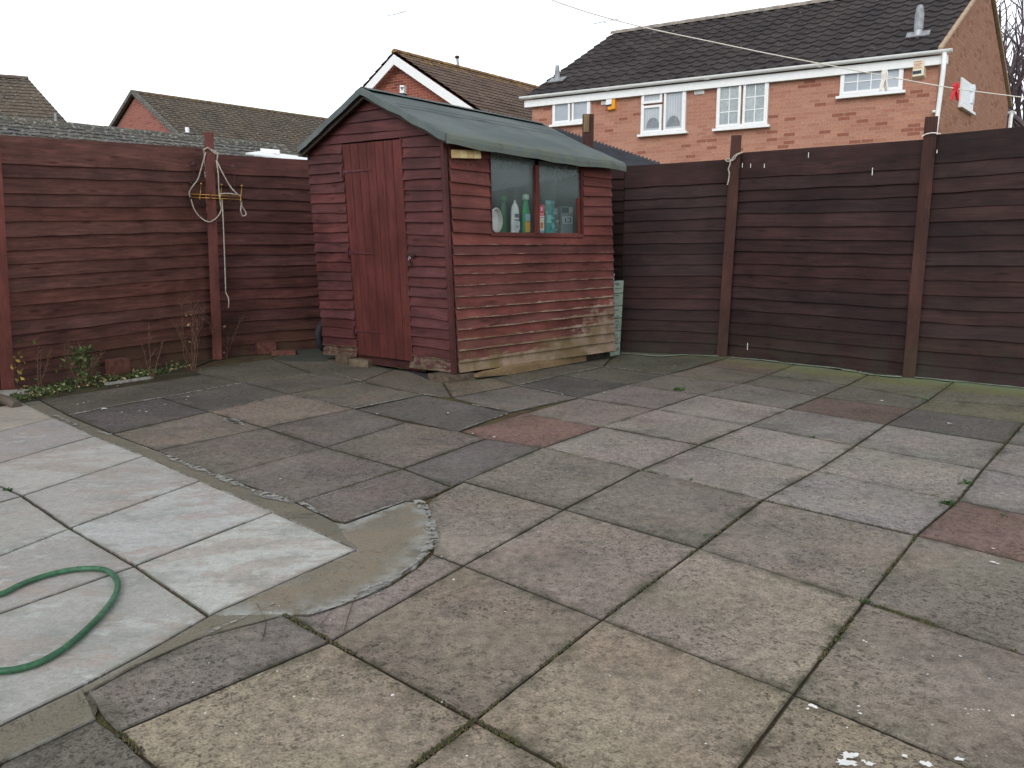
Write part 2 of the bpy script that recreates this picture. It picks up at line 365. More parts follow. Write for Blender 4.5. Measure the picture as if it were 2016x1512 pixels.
def pane_mat(name, c1, c2, stripes=0.0, branchy=False):
    m = N(name); uv = m.co('UV'); p = m.pos()
    c = m.mix(m.ramp(m.noise(uv, 1.6, 4), .3, .7), c1, c2)
    if stripes:
        w = m.n('ShaderNodeTexWave', wave_type='BANDS'); w.inputs['Scale'].default_value = stripes; m.put(w.inputs['Vector'], uv); w.inputs['Distortion'].default_value = .4
        c = m.mix(m.ramp(w.outputs[1], .2, .9, 0, .3), c, S(120, 130, 140))
    if branchy:  # dark wandering lines painted into the colour as a reflection of bare branches
        x = m.noise(m.co('UV', (1.3, .8, 1)), 7, 6, .75, dist=2)
        c = m.mix(m.ramp(m.ma('ABSOLUTE', m.ma('SUBTRACT', x, .5)), 0, .05, .55, 0), c, S(92, 98, 100))
    m.col(c); m.rough(.08); m.p.inputs['Specular IOR Level'].default_value = .5; return m.m
def corrugated_mat():
    return simple('dark_bitumen_sheet', S(52, 54, 62), .7, var=.3, scale=6)
def leaf_mat():
    m = N('leaf'); tint, _ = m.attr(); p = m.pos()
    m.col(m.mul(tint, m.gray(m.ramp(m.noise(p, 40, 3), .3, .7, .7, 1.3)))); m.rough(.6); return m.m

M = {}
M['fence_red'] = wood('red_brown_stained_fence', S(93, 62, 56), S(112, 84, 70), S(88, 68, 56), 1.3, .10, algae=S(88, 70, 52))
M['post_red'] = wood('red_stained_post', S(104, 60, 54), S(120, 84, 68), S(98, 66, 56), .7, .05)
M['fence_dark'] = wood('dark_brown_stained_fence', S(50, 35, 34), S(66, 52, 48), S(54, 50, 46), 1.3, .06, algae=S(52, 50, 42))
M['post_dark'] = wood('dark_brown_post', S(66, 43, 39), S(110, 86, 66), S(92, 70, 58), .8, .1, algae=S(60, 56, 42))
M['shed_side'] = wood('weathered_red_shiplap', S(100, 58, 54), S(150, 130, 116), S(108, 92, 68), .8, .02, algae=S(112, 98, 66))
M['shed_front'] = wood('red_shiplap', S(84, 49, 49), S(120, 106, 92), S(92, 84, 66), .8, .02)
M['door'] = wood('red_painted_door', S(88, 45, 42), S(100, 70, 60), S(100, 70, 60), .35, .0)
M['bare_wood'] = wood('bare_timber', S(124, 104, 78), S(138, 118, 90), S(100, 84, 60), .8, .1)
M['pine'] = wood('varnished_pine', S(228, 210, 164), S(216, 180, 120), S(200, 160, 100), .5, -.2, rough=.5)
M['grey_wood'] = wood('grey_old_timber', S(96, 88, 80), S(110, 104, 96), S(84, 80, 66), .9, .1)
M['slab'] = slab_mat(); M['pale'] = pale_mat()
M['concrete'] = concrete_mat('patched_concrete', S(128, 118, 102), S(112, 108, 98), S(130, 127, 118))
M['haunch'] = concrete_mat('mortar_haunching', S(114, 107, 93), S(104, 101, 90), S(122, 117, 106))
M['mosscrete'] = concrete_mat('mossy_concrete', S(86, 82, 72), S(76, 79, 64), S(98, 92, 84))
M['mortar'] = simple('pale_mortar', S(140, 139, 134), .95, var=.3, scale=30)
def ragged(mat, lo, hi, sc=28):
    t = mat.node_tree; out = [n for n in t.nodes if n.type == 'OUTPUT_MATERIAL'][0]; pr = [n for n in t.nodes if n.type == 'BSDF_PRINCIPLED'][0]
    g_ = t.nodes.new('ShaderNodeNewGeometry'); nn_ = t.nodes.new('ShaderNodeTexNoise'); nn_.inputs['Scale'].default_value = sc; nn_.inputs['Detail'].default_value = 6; nn_.inputs['Roughness'].default_value = .75
    r_ = t.nodes.new('ShaderNodeMapRange'); r_.inputs[1].default_value = lo; r_.inputs[2].default_value = hi
    tr_ = t.nodes.new('ShaderNodeBsdfTransparent'); ms_ = t.nodes.new('ShaderNodeMixShader')
    t.links.new(g_.outputs['Position'], nn_.inputs['Vector']); t.links.new(nn_.outputs[0], r_.inputs[0]); t.links.new(r_.outputs[0], ms_.inputs[0])
    t.links.new(tr_.outputs[0], ms_.inputs[1]); t.links.new(pr.outputs[0], ms_.inputs[2]); t.links.new(ms_.outputs[0], out.inputs[0])
M['stone_strip'] = simple('pale_stone_strip', S(150, 148, 142), .95, var=.3, scale=30)
ragged(M['mortar'], .44, .52)
M['joint'] = joint_mat(); M['soil'] = soil_mat()
M['white_spot'] = simple('white_spot', S(225, 225, 222), .9, var=.1)
M['brick_a'] = brick_mat('pink_orange_brick', S(162, 112, 96), S(178, 132, 113), S(168, 138, 122), S(142, 90, 76))
M['brick_g'] = brick_mat('orange_gable_brick', S(154, 110, 90), S(168, 124, 102), S(140, 106, 90), S(142, 98, 80))
M['brick_b'] = brick_mat('dark_red_brick', S(138, 76, 64), S(154, 90, 74), S(168, 136, 122), S(112, 62, 54))
M['brick_c'] = brick_mat('far_red_brick', S(142, 90, 80), S(152, 98, 88), S(160, 122, 110), S(130, 80, 72))
M['tile_a'] = tile_mat('dark_interlocking_tile', S(52, 48, 50), S(68, 62, 62), S(150, 118, 52), .42, S(150, 146, 146), 7, .62)
M['tile_b'] = tile_mat('brown_tile_with_lichen', S(92, 78, 70), S(108, 92, 82), S(168, 128, 62), .58, S(164, 152, 140), 14, .6)
M['tile_c'] = tile_mat('grey_brown_speckled_tile', S(84, 77, 68), S(100, 90, 78), S(128, 106, 62), .62, S(172, 168, 158), 14, .56)
M['tile_d'] = tile_mat('grey_garage_tile', S(84, 84, 82), S(98, 94, 86), S(124, 112, 78), .6, S(176, 176, 172), 22, .54)
M['upvc'] = simple('white_upvc', S(232, 234, 236), .35, var=.03)
M['pane_net'] = pane_mat('pane_with_blind', S(170, 178, 186), S(186, 192, 198), 5.5)
M['pane_plain'] = pane_mat('obscured_pane', S(150, 160, 172), S(172, 180, 190))
M['pane_tree'] = pane_mat('pane_painted_tree_reflection', S(150, 162, 168), S(178, 188, 192), 0, True)
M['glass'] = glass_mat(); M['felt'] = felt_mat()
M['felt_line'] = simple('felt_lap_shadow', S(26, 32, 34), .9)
M['cream'] = simple('cream_plastic', S(222, 214, 190), .5, var=.05)
M['orange'] = simple('orange_plastic', S(226, 150, 28), .4, var=.05)
M['red_text'] = simple('faded_red_print', S(206, 140, 124), .6)
M['navy'] = simple('dark_blue_plastic', S(38, 50, 74), .5)
M['metal'] = simple('galvanised_metal', S(170, 172, 176), .45, .6, var=.2)
M['dark_metal'] = simple('dark_rusty_metal', S(70, 50, 46), .7, .3, var=.4, scale=40)
M['brass'] = simple('brass', S(176, 134, 70), .4, .7, var=.2, scale=50)
M['lead'] = simple('lead_flashing', S(150, 154, 160), .6, .2, var=.2)
M['rope'] = simple('grey_rope', S(168, 162, 150), .9, var=.25, scale=80)
M['line'] = simple('white_line', S(226, 222, 214), .8, var=.05)
M['peg_white'] = simple('white_plastic_peg', S(232, 228, 220), .4, var=.03)
M['peg_grey'] = simple('pale_grey_plastic_peg', S(205, 214, 222), .4, var=.03)
M['peg_red'] = simple('red_plastic_peg', S(214, 34, 48), .4, var=.05)
M['hose'] = None
M['rubber'] = simple('black_rubber', S(44, 46, 52), .8, var=.2, scale=30)
M['rim'] = simple('red_wheel_rim', S(150, 44, 48), .5, var=.2)
M['tint'] = simple('printed_plastic', (1, 1, 1), .4, var=.06, scale=30, tinted=True)
M['stone'] = simple('concrete_block', S(112, 100, 86), .95, var=.35, scale=25, tinted=True)
M['redbrick'] = simple('loose_red_brick', S(98, 62, 54), .95, var=.3, scale=25)
M['leaf'] = leaf_mat()
M['twig'] = simple('bare_twig', S(96, 72, 60), .9, var=.3, scale=30)
M['bark'] = simple('grey_bark', S(104, 92, 98), .95, var=.3, scale=5)
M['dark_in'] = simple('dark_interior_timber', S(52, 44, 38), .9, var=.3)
M['corr'] = corrugated_mat()
M['grassland'] = simple('grass_beyond', S(78, 86, 52), 1, var=.4, scale=2)
m = N('green_hose'); p = m.pos(); c = m.mix(m.ramp(m.noise(p, 9, 4), .35, .65), S(40, 84, 58), S(66, 106, 80)); m.col(m.mul(c, m.gray(m.ramp(m.noise(p, 60, 4), .3, .7, .75, 1.2)))); m.rough(.45); M['hose'] = m.m

# ================================================================== GROUND
g = MB(); g.face([(-1500, -1500, -.03), (1500, -1500, -.03), (1500, 1500, -.03), (-1500, 1500, -.03)])
tag(g.build('ground', M['grassland']), kind='structure')
g = MB(); poly = [(-6.5, -3, -.009), (7.5, -3, -.009), (7.5, 3.2, -.009), (4.6, 6.1, -.009), (2.6, 8.6, -.009), (1, 9.1, -.009), (-2, 9.3, -.009), (-3.0, 8.2, -.009), (-3.9, 6.2, -.009), (-6.5, 1, -.009)]
g.face(poly); tag(g.build('joint_bed', M['joint']), kind='structure')

def nz(p, s, k=0): return noise.noise(Vector((p[0] * s + k * 7.3, p[1] * s + 3.1 * k, (p[2] if len(p) > 2 else 0) * s)))
def resample(P, step):
    out = []
    for i in range(len(P)):
        a, b = P[i], P[(i + 1) % len(P)]; L = (b - a).length; n = max(1, int(L / step))
        for k in range(n): out.append((lerp(a, b, k / n), k == 0))
    return out
def inset(P, d):
    n = len(P); out = []
    for i in range(n):
        a, b, c = P[i - 1], P[i], P[(i + 1) % n]
        e1 = (b - a); e2 = (c - b)
        if e1.length < 1e-6 or e2.length < 1e-6: out.append(b); continue
        e1.normalize(); e2.normalize()
        n1 = Vector((-e1.y, e1.x, 0)); n2 = Vector((-e2.y, e2.x, 0)); bis = n1 + n2
        if bis.length < 1e-4: bis = n1.copy()
        bis.normalize(); k = d / max(.35, bis.dot(n1)); out.append(b + bis * k)
    return out
def add_slab(mb, pix, tint, gap=.0036, z=None, thick=.010, edgew=.05, jit=.002, edge=1.0, raw=False):
    P = [Vector(q) if raw else gp(*q) for q in pix]
    for q in P: q.z = 0
    A = sum(P[i].x * P[(i + 1) % len(P)].y - P[(i + 1) % len(P)].x * P[i].y for i in range(len(P)))
    if A < 0: P = P[::-1]
    if z is None: z = random.uniform(-.002, .002)
    tx, ty = random.uniform(-.0016, .0016), random.uniform(-.0016, .0016)
    c = sum(P, Vector((0, 0, 0))) / len(P)
    P = inset(P, gap); Q = [q for q, _ in resample(P, .035)]
    k = random.random() * 50
    Q = [q + Vector((nz(q, 22, k), nz(q, 22, k + 9), 0)) * jit for q in Q]
    hz = lambda q: z + (q.x - c.x) * tx + (q.y - c.y) * ty
    A0 = [Vector((q.x, q.y, -thick)) for q in Q]; A1 = [Vector((q.x, q.y, hz(q) - .003)) for q in Q]
    In = inset(Q, .004); A2 = [Vector((q.x, q.y, hz(q))) for q in In]
    In2 = inset(P, edgew); n = len(Q)
    # second ring: shrink towards centroid (robust)
    cc = sum(In, Vector((0, 0, 0))) / len(In)
    A3 = []; dk = tuple(x * .3 for x in tint); dk2 = tuple(x * .62 for x in tint)      # arris and flank tinted darker so the joints read as dark lines
    for q in In:
        d = (cc - q); f = min(.45, edgew / max(d.length, .01)); r = q + d * f; A3.append(Vector((r.x, r.y, hz(r))))
    for i in range(n):
        j = (i + 1) % n
        uv = [(0, 0)] * 4
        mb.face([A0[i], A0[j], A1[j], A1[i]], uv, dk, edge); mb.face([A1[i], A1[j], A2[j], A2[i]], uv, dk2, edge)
        mb.face([A2[i], A2[j], A3[j], A3[i]], uv, tint, [edge, edge, 0, 0])
    mb.face(A3, [(0, 0)] * n, tint, 0)

BRI, DES = .83, .36
def T(c, v=.06):
    f = (1 + random.uniform(-v, v)) * BRI; g_ = (c[0] + c[1] + c[2]) / 3; c = [x + (g_ - x) * DES for x in c]
    return (c[0] * f, c[1] * f * random.uniform(.99, 1.01), c[2] * f * random.uniform(.98, 1.02))
sand = S(166, 150, 122); sandp = S(160, 142, 126); lil = S(158, 147, 143); lilb = S(162, 153, 148); mauve = S(132, 120, 116); dmauve = S(110, 102, 102)
pinkb = S(142, 127, 116); redd = S(132, 94, 88); dark = S(92, 88, 90); brown = S(120, 112, 99); green = S(112, 112, 90); ygreen = S(128, 128, 84)
SL = [
 ([(650,1262),(935,1418),(808,1512),(600,1690),(430,1620),(310,1512),(230,1440)], sand),
 ([(935,1418),(1108,1512),(1420,1700),(1100,1760),(600,1690),(808,1512)], sand),
 ([(935,1418),(1185,1220),(1563,1366),(1454,1512),(1330,1690),(1108,1512)], sand),
 ([(1563,1366),(1911,1512),(2250,1660),(1900,1800),(1330,1690),(1454,1512)], S(162,144,122)),
 ([(1563,1366),(1701,1185),(2016,1288),(2200,1350),(2130,1610),(1911,1512)], S(146,134,120)),
 ([(1701,1185),(1805,1054),(2016,1106),(2260,1168),(2200,1350),(2016,1288)], S(144,134,122)),
 ([(1805,1054),(1886,986),(2016,1013),(2300,1072),(2260,1168),(2016,1106)], redd),
 ([(650,1262),(912,1113),(1185,1220),(935,1418)], S(146,130,116)),
 ([(912,1113),(1110,1003),(1375,1080),(1185,1220)], S(158,142,130)),
 ([(1185,1220),(1375,1080),(1701,1185),(1563,1366)], S(160,146,130)),
 ([(1110,1003),(1261,925),(1502,984),(1375,1080)], S(134,124,116)),
 ([(1375,1080),(1502,984),(1805,1054),(1701,1185)], S(146,136,124)),
 ([(912,948),(1069,881),(1261,925),(1110,1003)], S(138,129,119)),
 ([(912,1113),(850,1090),(852,1060),(846,1025),(836,996),(850,980),(912,948),(1110,1003)], S(152,140,126)),
 ([(570,1210),(610,1212),(655,1196),(714,1176),(765,1153),(820,1117),(850,1090),(912,1113),(650,1262)], S(146,132,128)),
 ([(561,1211),(650,1262),(230,1440),(205,1415),(168,1365),(208,1343),(263,1312),(400,1253)], S(132,122,118)),
 ([(230,1440),(310,1512),(430,1620),(180,1700),(-60,1600),(0,1502),(190,1414)], S(104,98,90)),
 ([(1069,881),(1185,840),(1376,876),(1261,925)], lil),
 ([(1261,925),(1376,876),(1605,927),(1502,984)], lilb),
 ([(1502,984),(1605,927),(1886,986),(1805,1054)], S(158,152,148)),
 ([(1886,986),(1935,924),(2016,940),(2300,1002),(2300,1072),(2016,1013)], S(152,146,142)),
 ([(1185,840),(1291,806),(1473,837),(1376,876)], lil),
 ([(1376,876),(1473,837),(1684,877),(1605,927)], lilb),
 ([(1605,927),(1684,877),(1935,924),(1886,986)], lilb),
 ([(1935,924),(1981,873),(2016,879),(2300,932),(2300,1002),(2016,940)], lilb),
 ([(1291,806),(1379,777),(1552,805),(1473,837)], lil),
 ([(1473,837),(1552,805),(1744,836),(1684,877)], S(146,140,136)),
 ([(1684,877),(1744,836),(1981,873),(1935,924)], S(150,146,142)),
 ([(1981,873),(2016,833),(2300,872),(2300,932),(2016,879)], S(130,126,122)),
 ([(1552,805),(1614,781),(1798,805),(1744,836)], S(116,88,82)),
 ([(1744,836),(1798,805),(2016,833),(1981,873)], S(100,96,96)),
 ([(908,849),(1035,813),(1182,841),(1069,881),(953,863)], S(142,96,88)),
 ([(1035,813),(1140,783),(1291,806),(1183,841)], S(144,128,124)),
 ([(1140,783),(1236,757),(1379,777),(1291,806)], S(134,122,120)),
 ([(1236,757),(1311,738),(1462,755),(1379,777)], S(124,116,110)),
 ([(1018,759),(1105,739),(1236,757),(1140,783)], S(84,82,82)),
 ([(1105,739),(1188,722),(1311,738),(1236,757)], S(98,98,86)),
 ([(890,783),(1018,759),(1140,783),(1003,812)], S(118,110,106)),
 ([(701,806),(834,777),(1003,812),(902,850)], S(104,97,98)),
 ([(569,776),(705,751),(834,777),(697,805)], S(112,104,92)),
 ([(480,754),(612,734),(712,751),(569,776)], S(102,96,88)),
 ([(411,811),(569,776),(697,805),(521,842)], S(146,128,112)),
 ([(521,842),(697,805),(798,832),(641,881)], S(116,106,106)),
 ([(641,881),(798,832),(902,850),(956,864),(793,923)], S(128,116,110)),
 ([(793,923),(956,864),(1069,881),(890,959)], S(110,102,102)),
 ([(583,989),(793,923),(890,959),(843,980),(796,988),(680,1030),(655,1024)], S(118,108,106)),
 ([(430,936),(641,881),(793,923),(583,989)], S(126,116,112)),
 ([(308,886),(521,842),(641,881),(430,936)], S(118,108,102)),
 ([(222,854),(411,811),(521,842),(308,886)], S(134,120,108)),
 ([(136,818),(317,783),(411,811),(222,854)], S(92,86,90)),
 ([(317,783),(480,754),(569,776),(411,811)], S(94,90,90)),
 ([(1188,722),(1222,692),(1440,701),(1311,738)], S(92,96,76)),
 ([(1388,719),(1440,701),(1570,716),(1512,738)], S(124,102,90)),
 ([(1311,738),(1388,719),(1512,738),(1462,755)], S(122,112,100)),
 ([(1512,738),(1570,716),(1710,737),(1669,758)], S(126,126,104)),
 ([(1462,755),(1512,738),(1669,758),(1614,781)], S(112,106,96)),
 ([(1379,777),(1462,755),(1614,781),(1552,805)], S(132,123,118)),
 ([(1669,758),(1710,737),(1880,750),(1830,787)], S(120,122,96)),
 ([(1614,781),(1669,758),(1830,787),(1798,805)], S(108,106,94)),
 ([(1830,787),(1880,750),(2016,765),(2300,800),(2300,840),(2016,800)], S(118,116,96)),
 ([(1798,805),(1830,787),(2016,800),(2300,840),(2300,872),(2016,833)], S(122,120,92)),
]
pav = MB()
SL += [([(612,734),(534,706),(628,690),(720,690),(790,722),(712,751)], S(104,102,88)), ([(712,751),(790,722),(870,750),(890,783),(834,777)], S(112,104,90)),
 ([(890,783),(870,750),(960,742),(1018,759)], S(124,110,86)), ([(1018,759),(960,742),(1100,715),(1188,722),(1105,739)], S(108,102,86)), ([(1188,722),(1100,715),(1100,690),(1215,689)], S(92,94,76)),
 ([(397,737),(371,728),(534,706),(612,734),(480,754)], S(98,95,84)), ([(60,790),(397,737),(480,754),(317,783),(136,818),(78,788)], S(94,90,82))]
for pix, c in SL:
    c = tuple(x + (y - x) * .2 for x, y in zip(c, S(136, 127, 114)))
    far_ = sum(gp(*q).y for q in pix) / len(pix) > 2.9
    add_slab(pav, pix, T(c, .03), gap=.0052 if far_ else .0034, jit=.0022, edge=.95)
# slabs that carry on behind the viewer
rng = random.Random(3)
a1 = (gp(1185, 1220) - gp(935, 1418)).normalized(); a2 = (gp(1563, 1366) - gp(1185, 1220)).normalized()
o0 = Vector((.2, .55, 0))
for i in range(-5, 12):
    for j in range(-8, 14):
        c = o0 + a1 * (.6 * j) + a2 * (.6 * i)
        P = [c, c + a2 * .6, c + (a1 + a2) * .6, c + a1 * .6]
        k = sum(P, Vector((0, 0, 0))) / 4
        if min(q.x for q in P) < -1.2 or max(q.x for q in P) > 7.4 or max(q.dot(Vector((.72, .69, 0))) for q in P) > 7.12: continue
        if k.y > 1.0 and k.x / k.y < .76: continue
        add_slab(pav, P, T(sand, .05), raw=True, z=-.005, thick=.009)
tag(pav.build('patio', M['slab']), kind='structure')

# pale riven paving on the left
BRI, DES = .78, .2
WC = S(190, 187, 180)
WS = [([(46,792),(107,823),(0,850),(-160,890),(-120,828),(0,800)], S(186,176,162)),
 ([(107,823),(187,859),(0,912),(-260,985),(-160,890),(0,850)], S(178,170,166)),
 ([(187,859),(285,898),(44,977),(0,958),(-260,985),(0,912)], S(192,187,180)),
 ([(285,898),(394,947),(138,1040),(44,977)], S(184,180,172)),
 ([(394,947),(538,1008),(266,1114),(138,1040)], S(194,194,192)),
 ([(538,1008),(703,1082),(411,1212),(266,1114)], S(200,200,194)),
 ([(44,977),(138,1040),(0,1094),(-200,1170),(-330,1080),(-150,1030)], S(182,178,172)),
 ([(138,1040),(266,1114),(0,1207),(-280,1310),(-330,1215),(0,1094)], S(178,174,168)),
 ([(266,1114),(411,1212),(285,1285),(146,1358),(0,1428),(-280,1560),(-400,1480),(-280,1310),(0,1207)], S(184,182,174)),
 ([(0,958),(44,977),(-150,1030),(-330,1080),(-420,1010),(-260,985)], S(178,174,168))]
wp = MB()
for pix, c in WS: add_slab(wp, pix, T(c, .02), gap=.0062, z=random.uniform(.0, .003), edgew=.04, jit=.002, edge=.9)
tag(wp.build('pale_paving', M['pale']), kind='structure')
# mortar haunching and concrete patches
hc = MB()
add_slab(hc, [(46,791),(107,823),(187,859),(285,898),(394,947),(538,1008),(703,1082),(668,1032),(583,990),(430,937),(308,887),(222,855),(136,819),(78,788)], (1, 1, 1), gap=.0, z=-.0015, edge=.75, jit=.003, edgew=.02)
add_slab(hc, [(411,1213),(285,1286),(146,1359),(0,1429),(-280,1562),(-100,1590),(0,1500),(190,1412),(168,1364),(208,1342),(263,1311),(400,1252),(561,1210),(520,1195)], (1.05, 1.05, 1.05), gap=.0, z=-.001, edge=.35, jit=.002, edgew=.03)
tag(hc.build('mortar_strip', M['haunch']), kind='structure')
cp = MB()
add_slab(cp, [(703,1083),(655,1027),(680,1031),(796,988),(822,987),(838,1003),(846,1025),(852,1060),(842,1088),(817,1115),(763,1151),(712,1173),(653,1194),(608,1210),(561,1209),(412,1213)], (1.0, 1.0, 1.0), gap=.0, z=.0, edge=1.0, jit=.005, edgew=.11)
tag(cp.build('concrete_patch', M['concrete']), kind='structure')
mc = MB()
add_slab(mc, [(720,690),(1100,690),(1100,715),(960,742),(870,750),(790,722)], (.9, .9, .9), gap=.003, z=-.004, edge=.1)
add_slab(mc, [(534,705),(629,676),(690,686),(640,712),(560,712)], (.75, .82, .95), gap=.003, z=.002, edge=.1)
tag(mc.build('concrete_path', M['mosscrete']), kind='structure')
# pale mortar smears in the joints
ml = MB()
def ribbon(mb, pix, w0, z=.004, tint=(1, 1, 1)):
    P = [gp(*q) for q in pix]; Q = []
    for a, b in zip(P, P[1:]):
        n = max(1, int((b - a).length / .02)); Q += [lerp(a, b, k / n) for k in range(n)]
    Q.append(P[-1]); L = []; Rr = []
    for i, q in enumerate(Q):
        d = Q[min(i + 1, len(Q) - 1)] - Q[max(i - 1, 0)]; d.normalize(); nn = Vector((-d.y, d.x, 0))
        w = w0 * max(.2, .8 + 1.0 * nz(q, 7, 2)) ; c = nn * (nz(q, 9, 5) * w0 * .25)
        L.append(Vector((q.x, q.y, z)) + nn * w / 2 + c); Rr.append(Vector((q.x, q.y, z)) - nn * w / 2 + c)
    for i in range(len(Q) - 1): mb.face([Rr[i], Rr[i + 1], L[i + 1], L[i]], [(0, 0)] * 4, tint)
for pix, w in [([(136,818),(215,801),(330,781),(478,754)], .035), ([(697,805),(770,790),(831,776)], .03), ([(831,776),(880,784)], .03), ([(930,797),(985,806)], .018),
               ([(1018,759),(1095,741)], .02), ([(1022,759),(1110,776)], .022), ([(1105,739),(1188,722)], .022), ([(1188,722),(1311,738)], .03), ([(1125,742),(1190,751)], .015),
               ([(108,818),(150,838)], .03), ([(190,850),(222,858)], .03), ([(305,889),(360,912),(430,939)], .035), ([(430,939),(520,975),(580,991)], .04), ([(590,990),(650,1020)], .025),
               ([(680,1028),(740,1007),(800,986)], .02), ([(412,813),(470,835)], .02), ([(450,826),(480,838)], .05), ([(690,750),(600,738),(480,756)], .014), ([(660,735),(719,754),(672,764)], .018),
               ([(1003,812),(1040,803),(1135,783)], .012), ([(905,847),(1000,815)], .012), ([(710,965),(755,950)], .014), ([(612,985),(655,972)], .012), ([(411,811),(470,798),(560,779)], .012),
               ([(569,776),(640,793),(697,803)], .014), ([(400,1251),(470,1222),(540,1189)], .012), ([(545,1193),(561,1209)], .01), ([(610,1209),(660,1193),(715,1170),(770,1143),(815,1112)], .03)]:
    ribbon(ml, pix, w)
# broken pale crust round the curved concrete edge
for pix, w in [([(796,987),(824,988),(840,1008),(848,1030),(853,1058),(843,1085),(818,1112),(780,1137)], .045)]: ribbon(ml, pix, w, .0055)
tag(ml.build('mortar_smears', M['mortar']), kind='structure')
# efflorescence line along the right fence foot
fl = MB()
for pix, w in [([(1222,694),(1300,700),(1345,697),(1415,700)], .05), ([(1440,703),(1500,707),(1560,715),(1650,724),(1720,737),(1775,741)], .05), ([(1800,742),(1850,746),(1930,754),(2016,763),(2150,778)], .05)]: ribbon(fl, [(x_, y_ + 2.5) for x_, y_ in pix], w * 1.35, .008)
m2 = simple('algae_stained_mortar', S(134, 148, 130), .95, var=.25, scale=30); ragged(m2, .34, .42, 18)
tag(fl.build('fence_foot_mortar', m2), kind='structure')
# white spots (droppings, paint)
sp = MB()
def blob(mb, c, r, z=.006, k=0, n=10, stretch=1.0):
    pts = []
    for i in range(n):
        a = 2 * math.pi * i / n; rr = r * (1 + .9 * nz((math.cos(a), math.sin(a), 0), 2.3, k)) ; pts.append(Vector((c.x + math.cos(a) * rr * stretch, c.y + math.sin(a) * rr, z)))
    mb.face(pts, [(0, 0)] * n)
spots = [(205,806,.035),(153,797,.012),(165,794,.012),(174,792,.01),(240,813,.012),(275,810,.01),(288,812,.014),(325,798,.01),(370,782,.015),(367,788,.01),(417,762,.008),(530,728,.012),(742,816,.014),(882,814,.014),
 (931,855,.01),(973,862,.013),(1107,778,.012),(1190,774,.012),(1736,790,.022),(1868,835,.02),(1603,771,.012),(1694,733,.015),(1329,722,.012),(773,1373,.008),(995,1208,.004),(893,1144,.006),(552,945,.008),(1054,914,.006),(1110,962,.006),
 (1890,1296,.006),(1826,1332,.004),(1836,1296,.004),(1993,1413,.008),(1900,1400,.003),(1912,1402,.003),(1925,1402,.003),(1936,1402,.003),(1947,1404,.004),(1905,1410,.003),(1955,1110,.014),(1965,1113,.01),(1955,1083,.008),(1600,878,.008),(1597,1393,.012),(1605,1397,.01),(1590,1400,.006),
 (1450,1263,.003),(1700,1265,.006),(1705,1268,.004),(1060,1050,.004),(1200,1335,.003),(1320,1250,.003)]
for i, (x, y, r) in enumerate(spots): blob(sp, gp(x, y), r * .6, z=.006 + i * 1e-5, k=i)
for i, (x, y, r) in enumerate([(1668,1492,.018),(1682,1490,.014),(1661,1505,.02),(1675,1506,.016),(1700,1502,.007),(1712,1508,.012),(1780,1492,.009),(1824,1508,.016),(1888,1498,.012),(1690,1394,.005),(1693,1408,.006)]): blob(sp, gp(x, y), r * .55, z=.0052 - i * 3e-5, k=i + 50, n=18, stretch=1.3)
for i in range(90):
    x, y = random.uniform(300, 2000), random.uniform(790, 1500); blob(sp, gp(x, y), random.uniform(.001, .0026), z=.0065 + i * 1e-5, k=i)
tag(sp.build('white_spots', M['white_spot']), kind='stuff', label='small white droppings and paint specks scattered over the paving')
st = MB(); blob(st, gp(1308, 790), .14, z=.0045, k=3, n=24, stretch=.6)
# strip of soil by the left fence
so = MB(); so.face([gp(-250, 860, .002), gp(-120, 826, .002), gp(0, 801, .002), gp(62, 789, .002), gp(396, 738, .002), gp(372, 727, .002), gp(440, 700, .002), gp(40, 756, .002), gp(-300, 800, .002)])
tag(so.build('soil_bed', M['soil']), kind='structure')

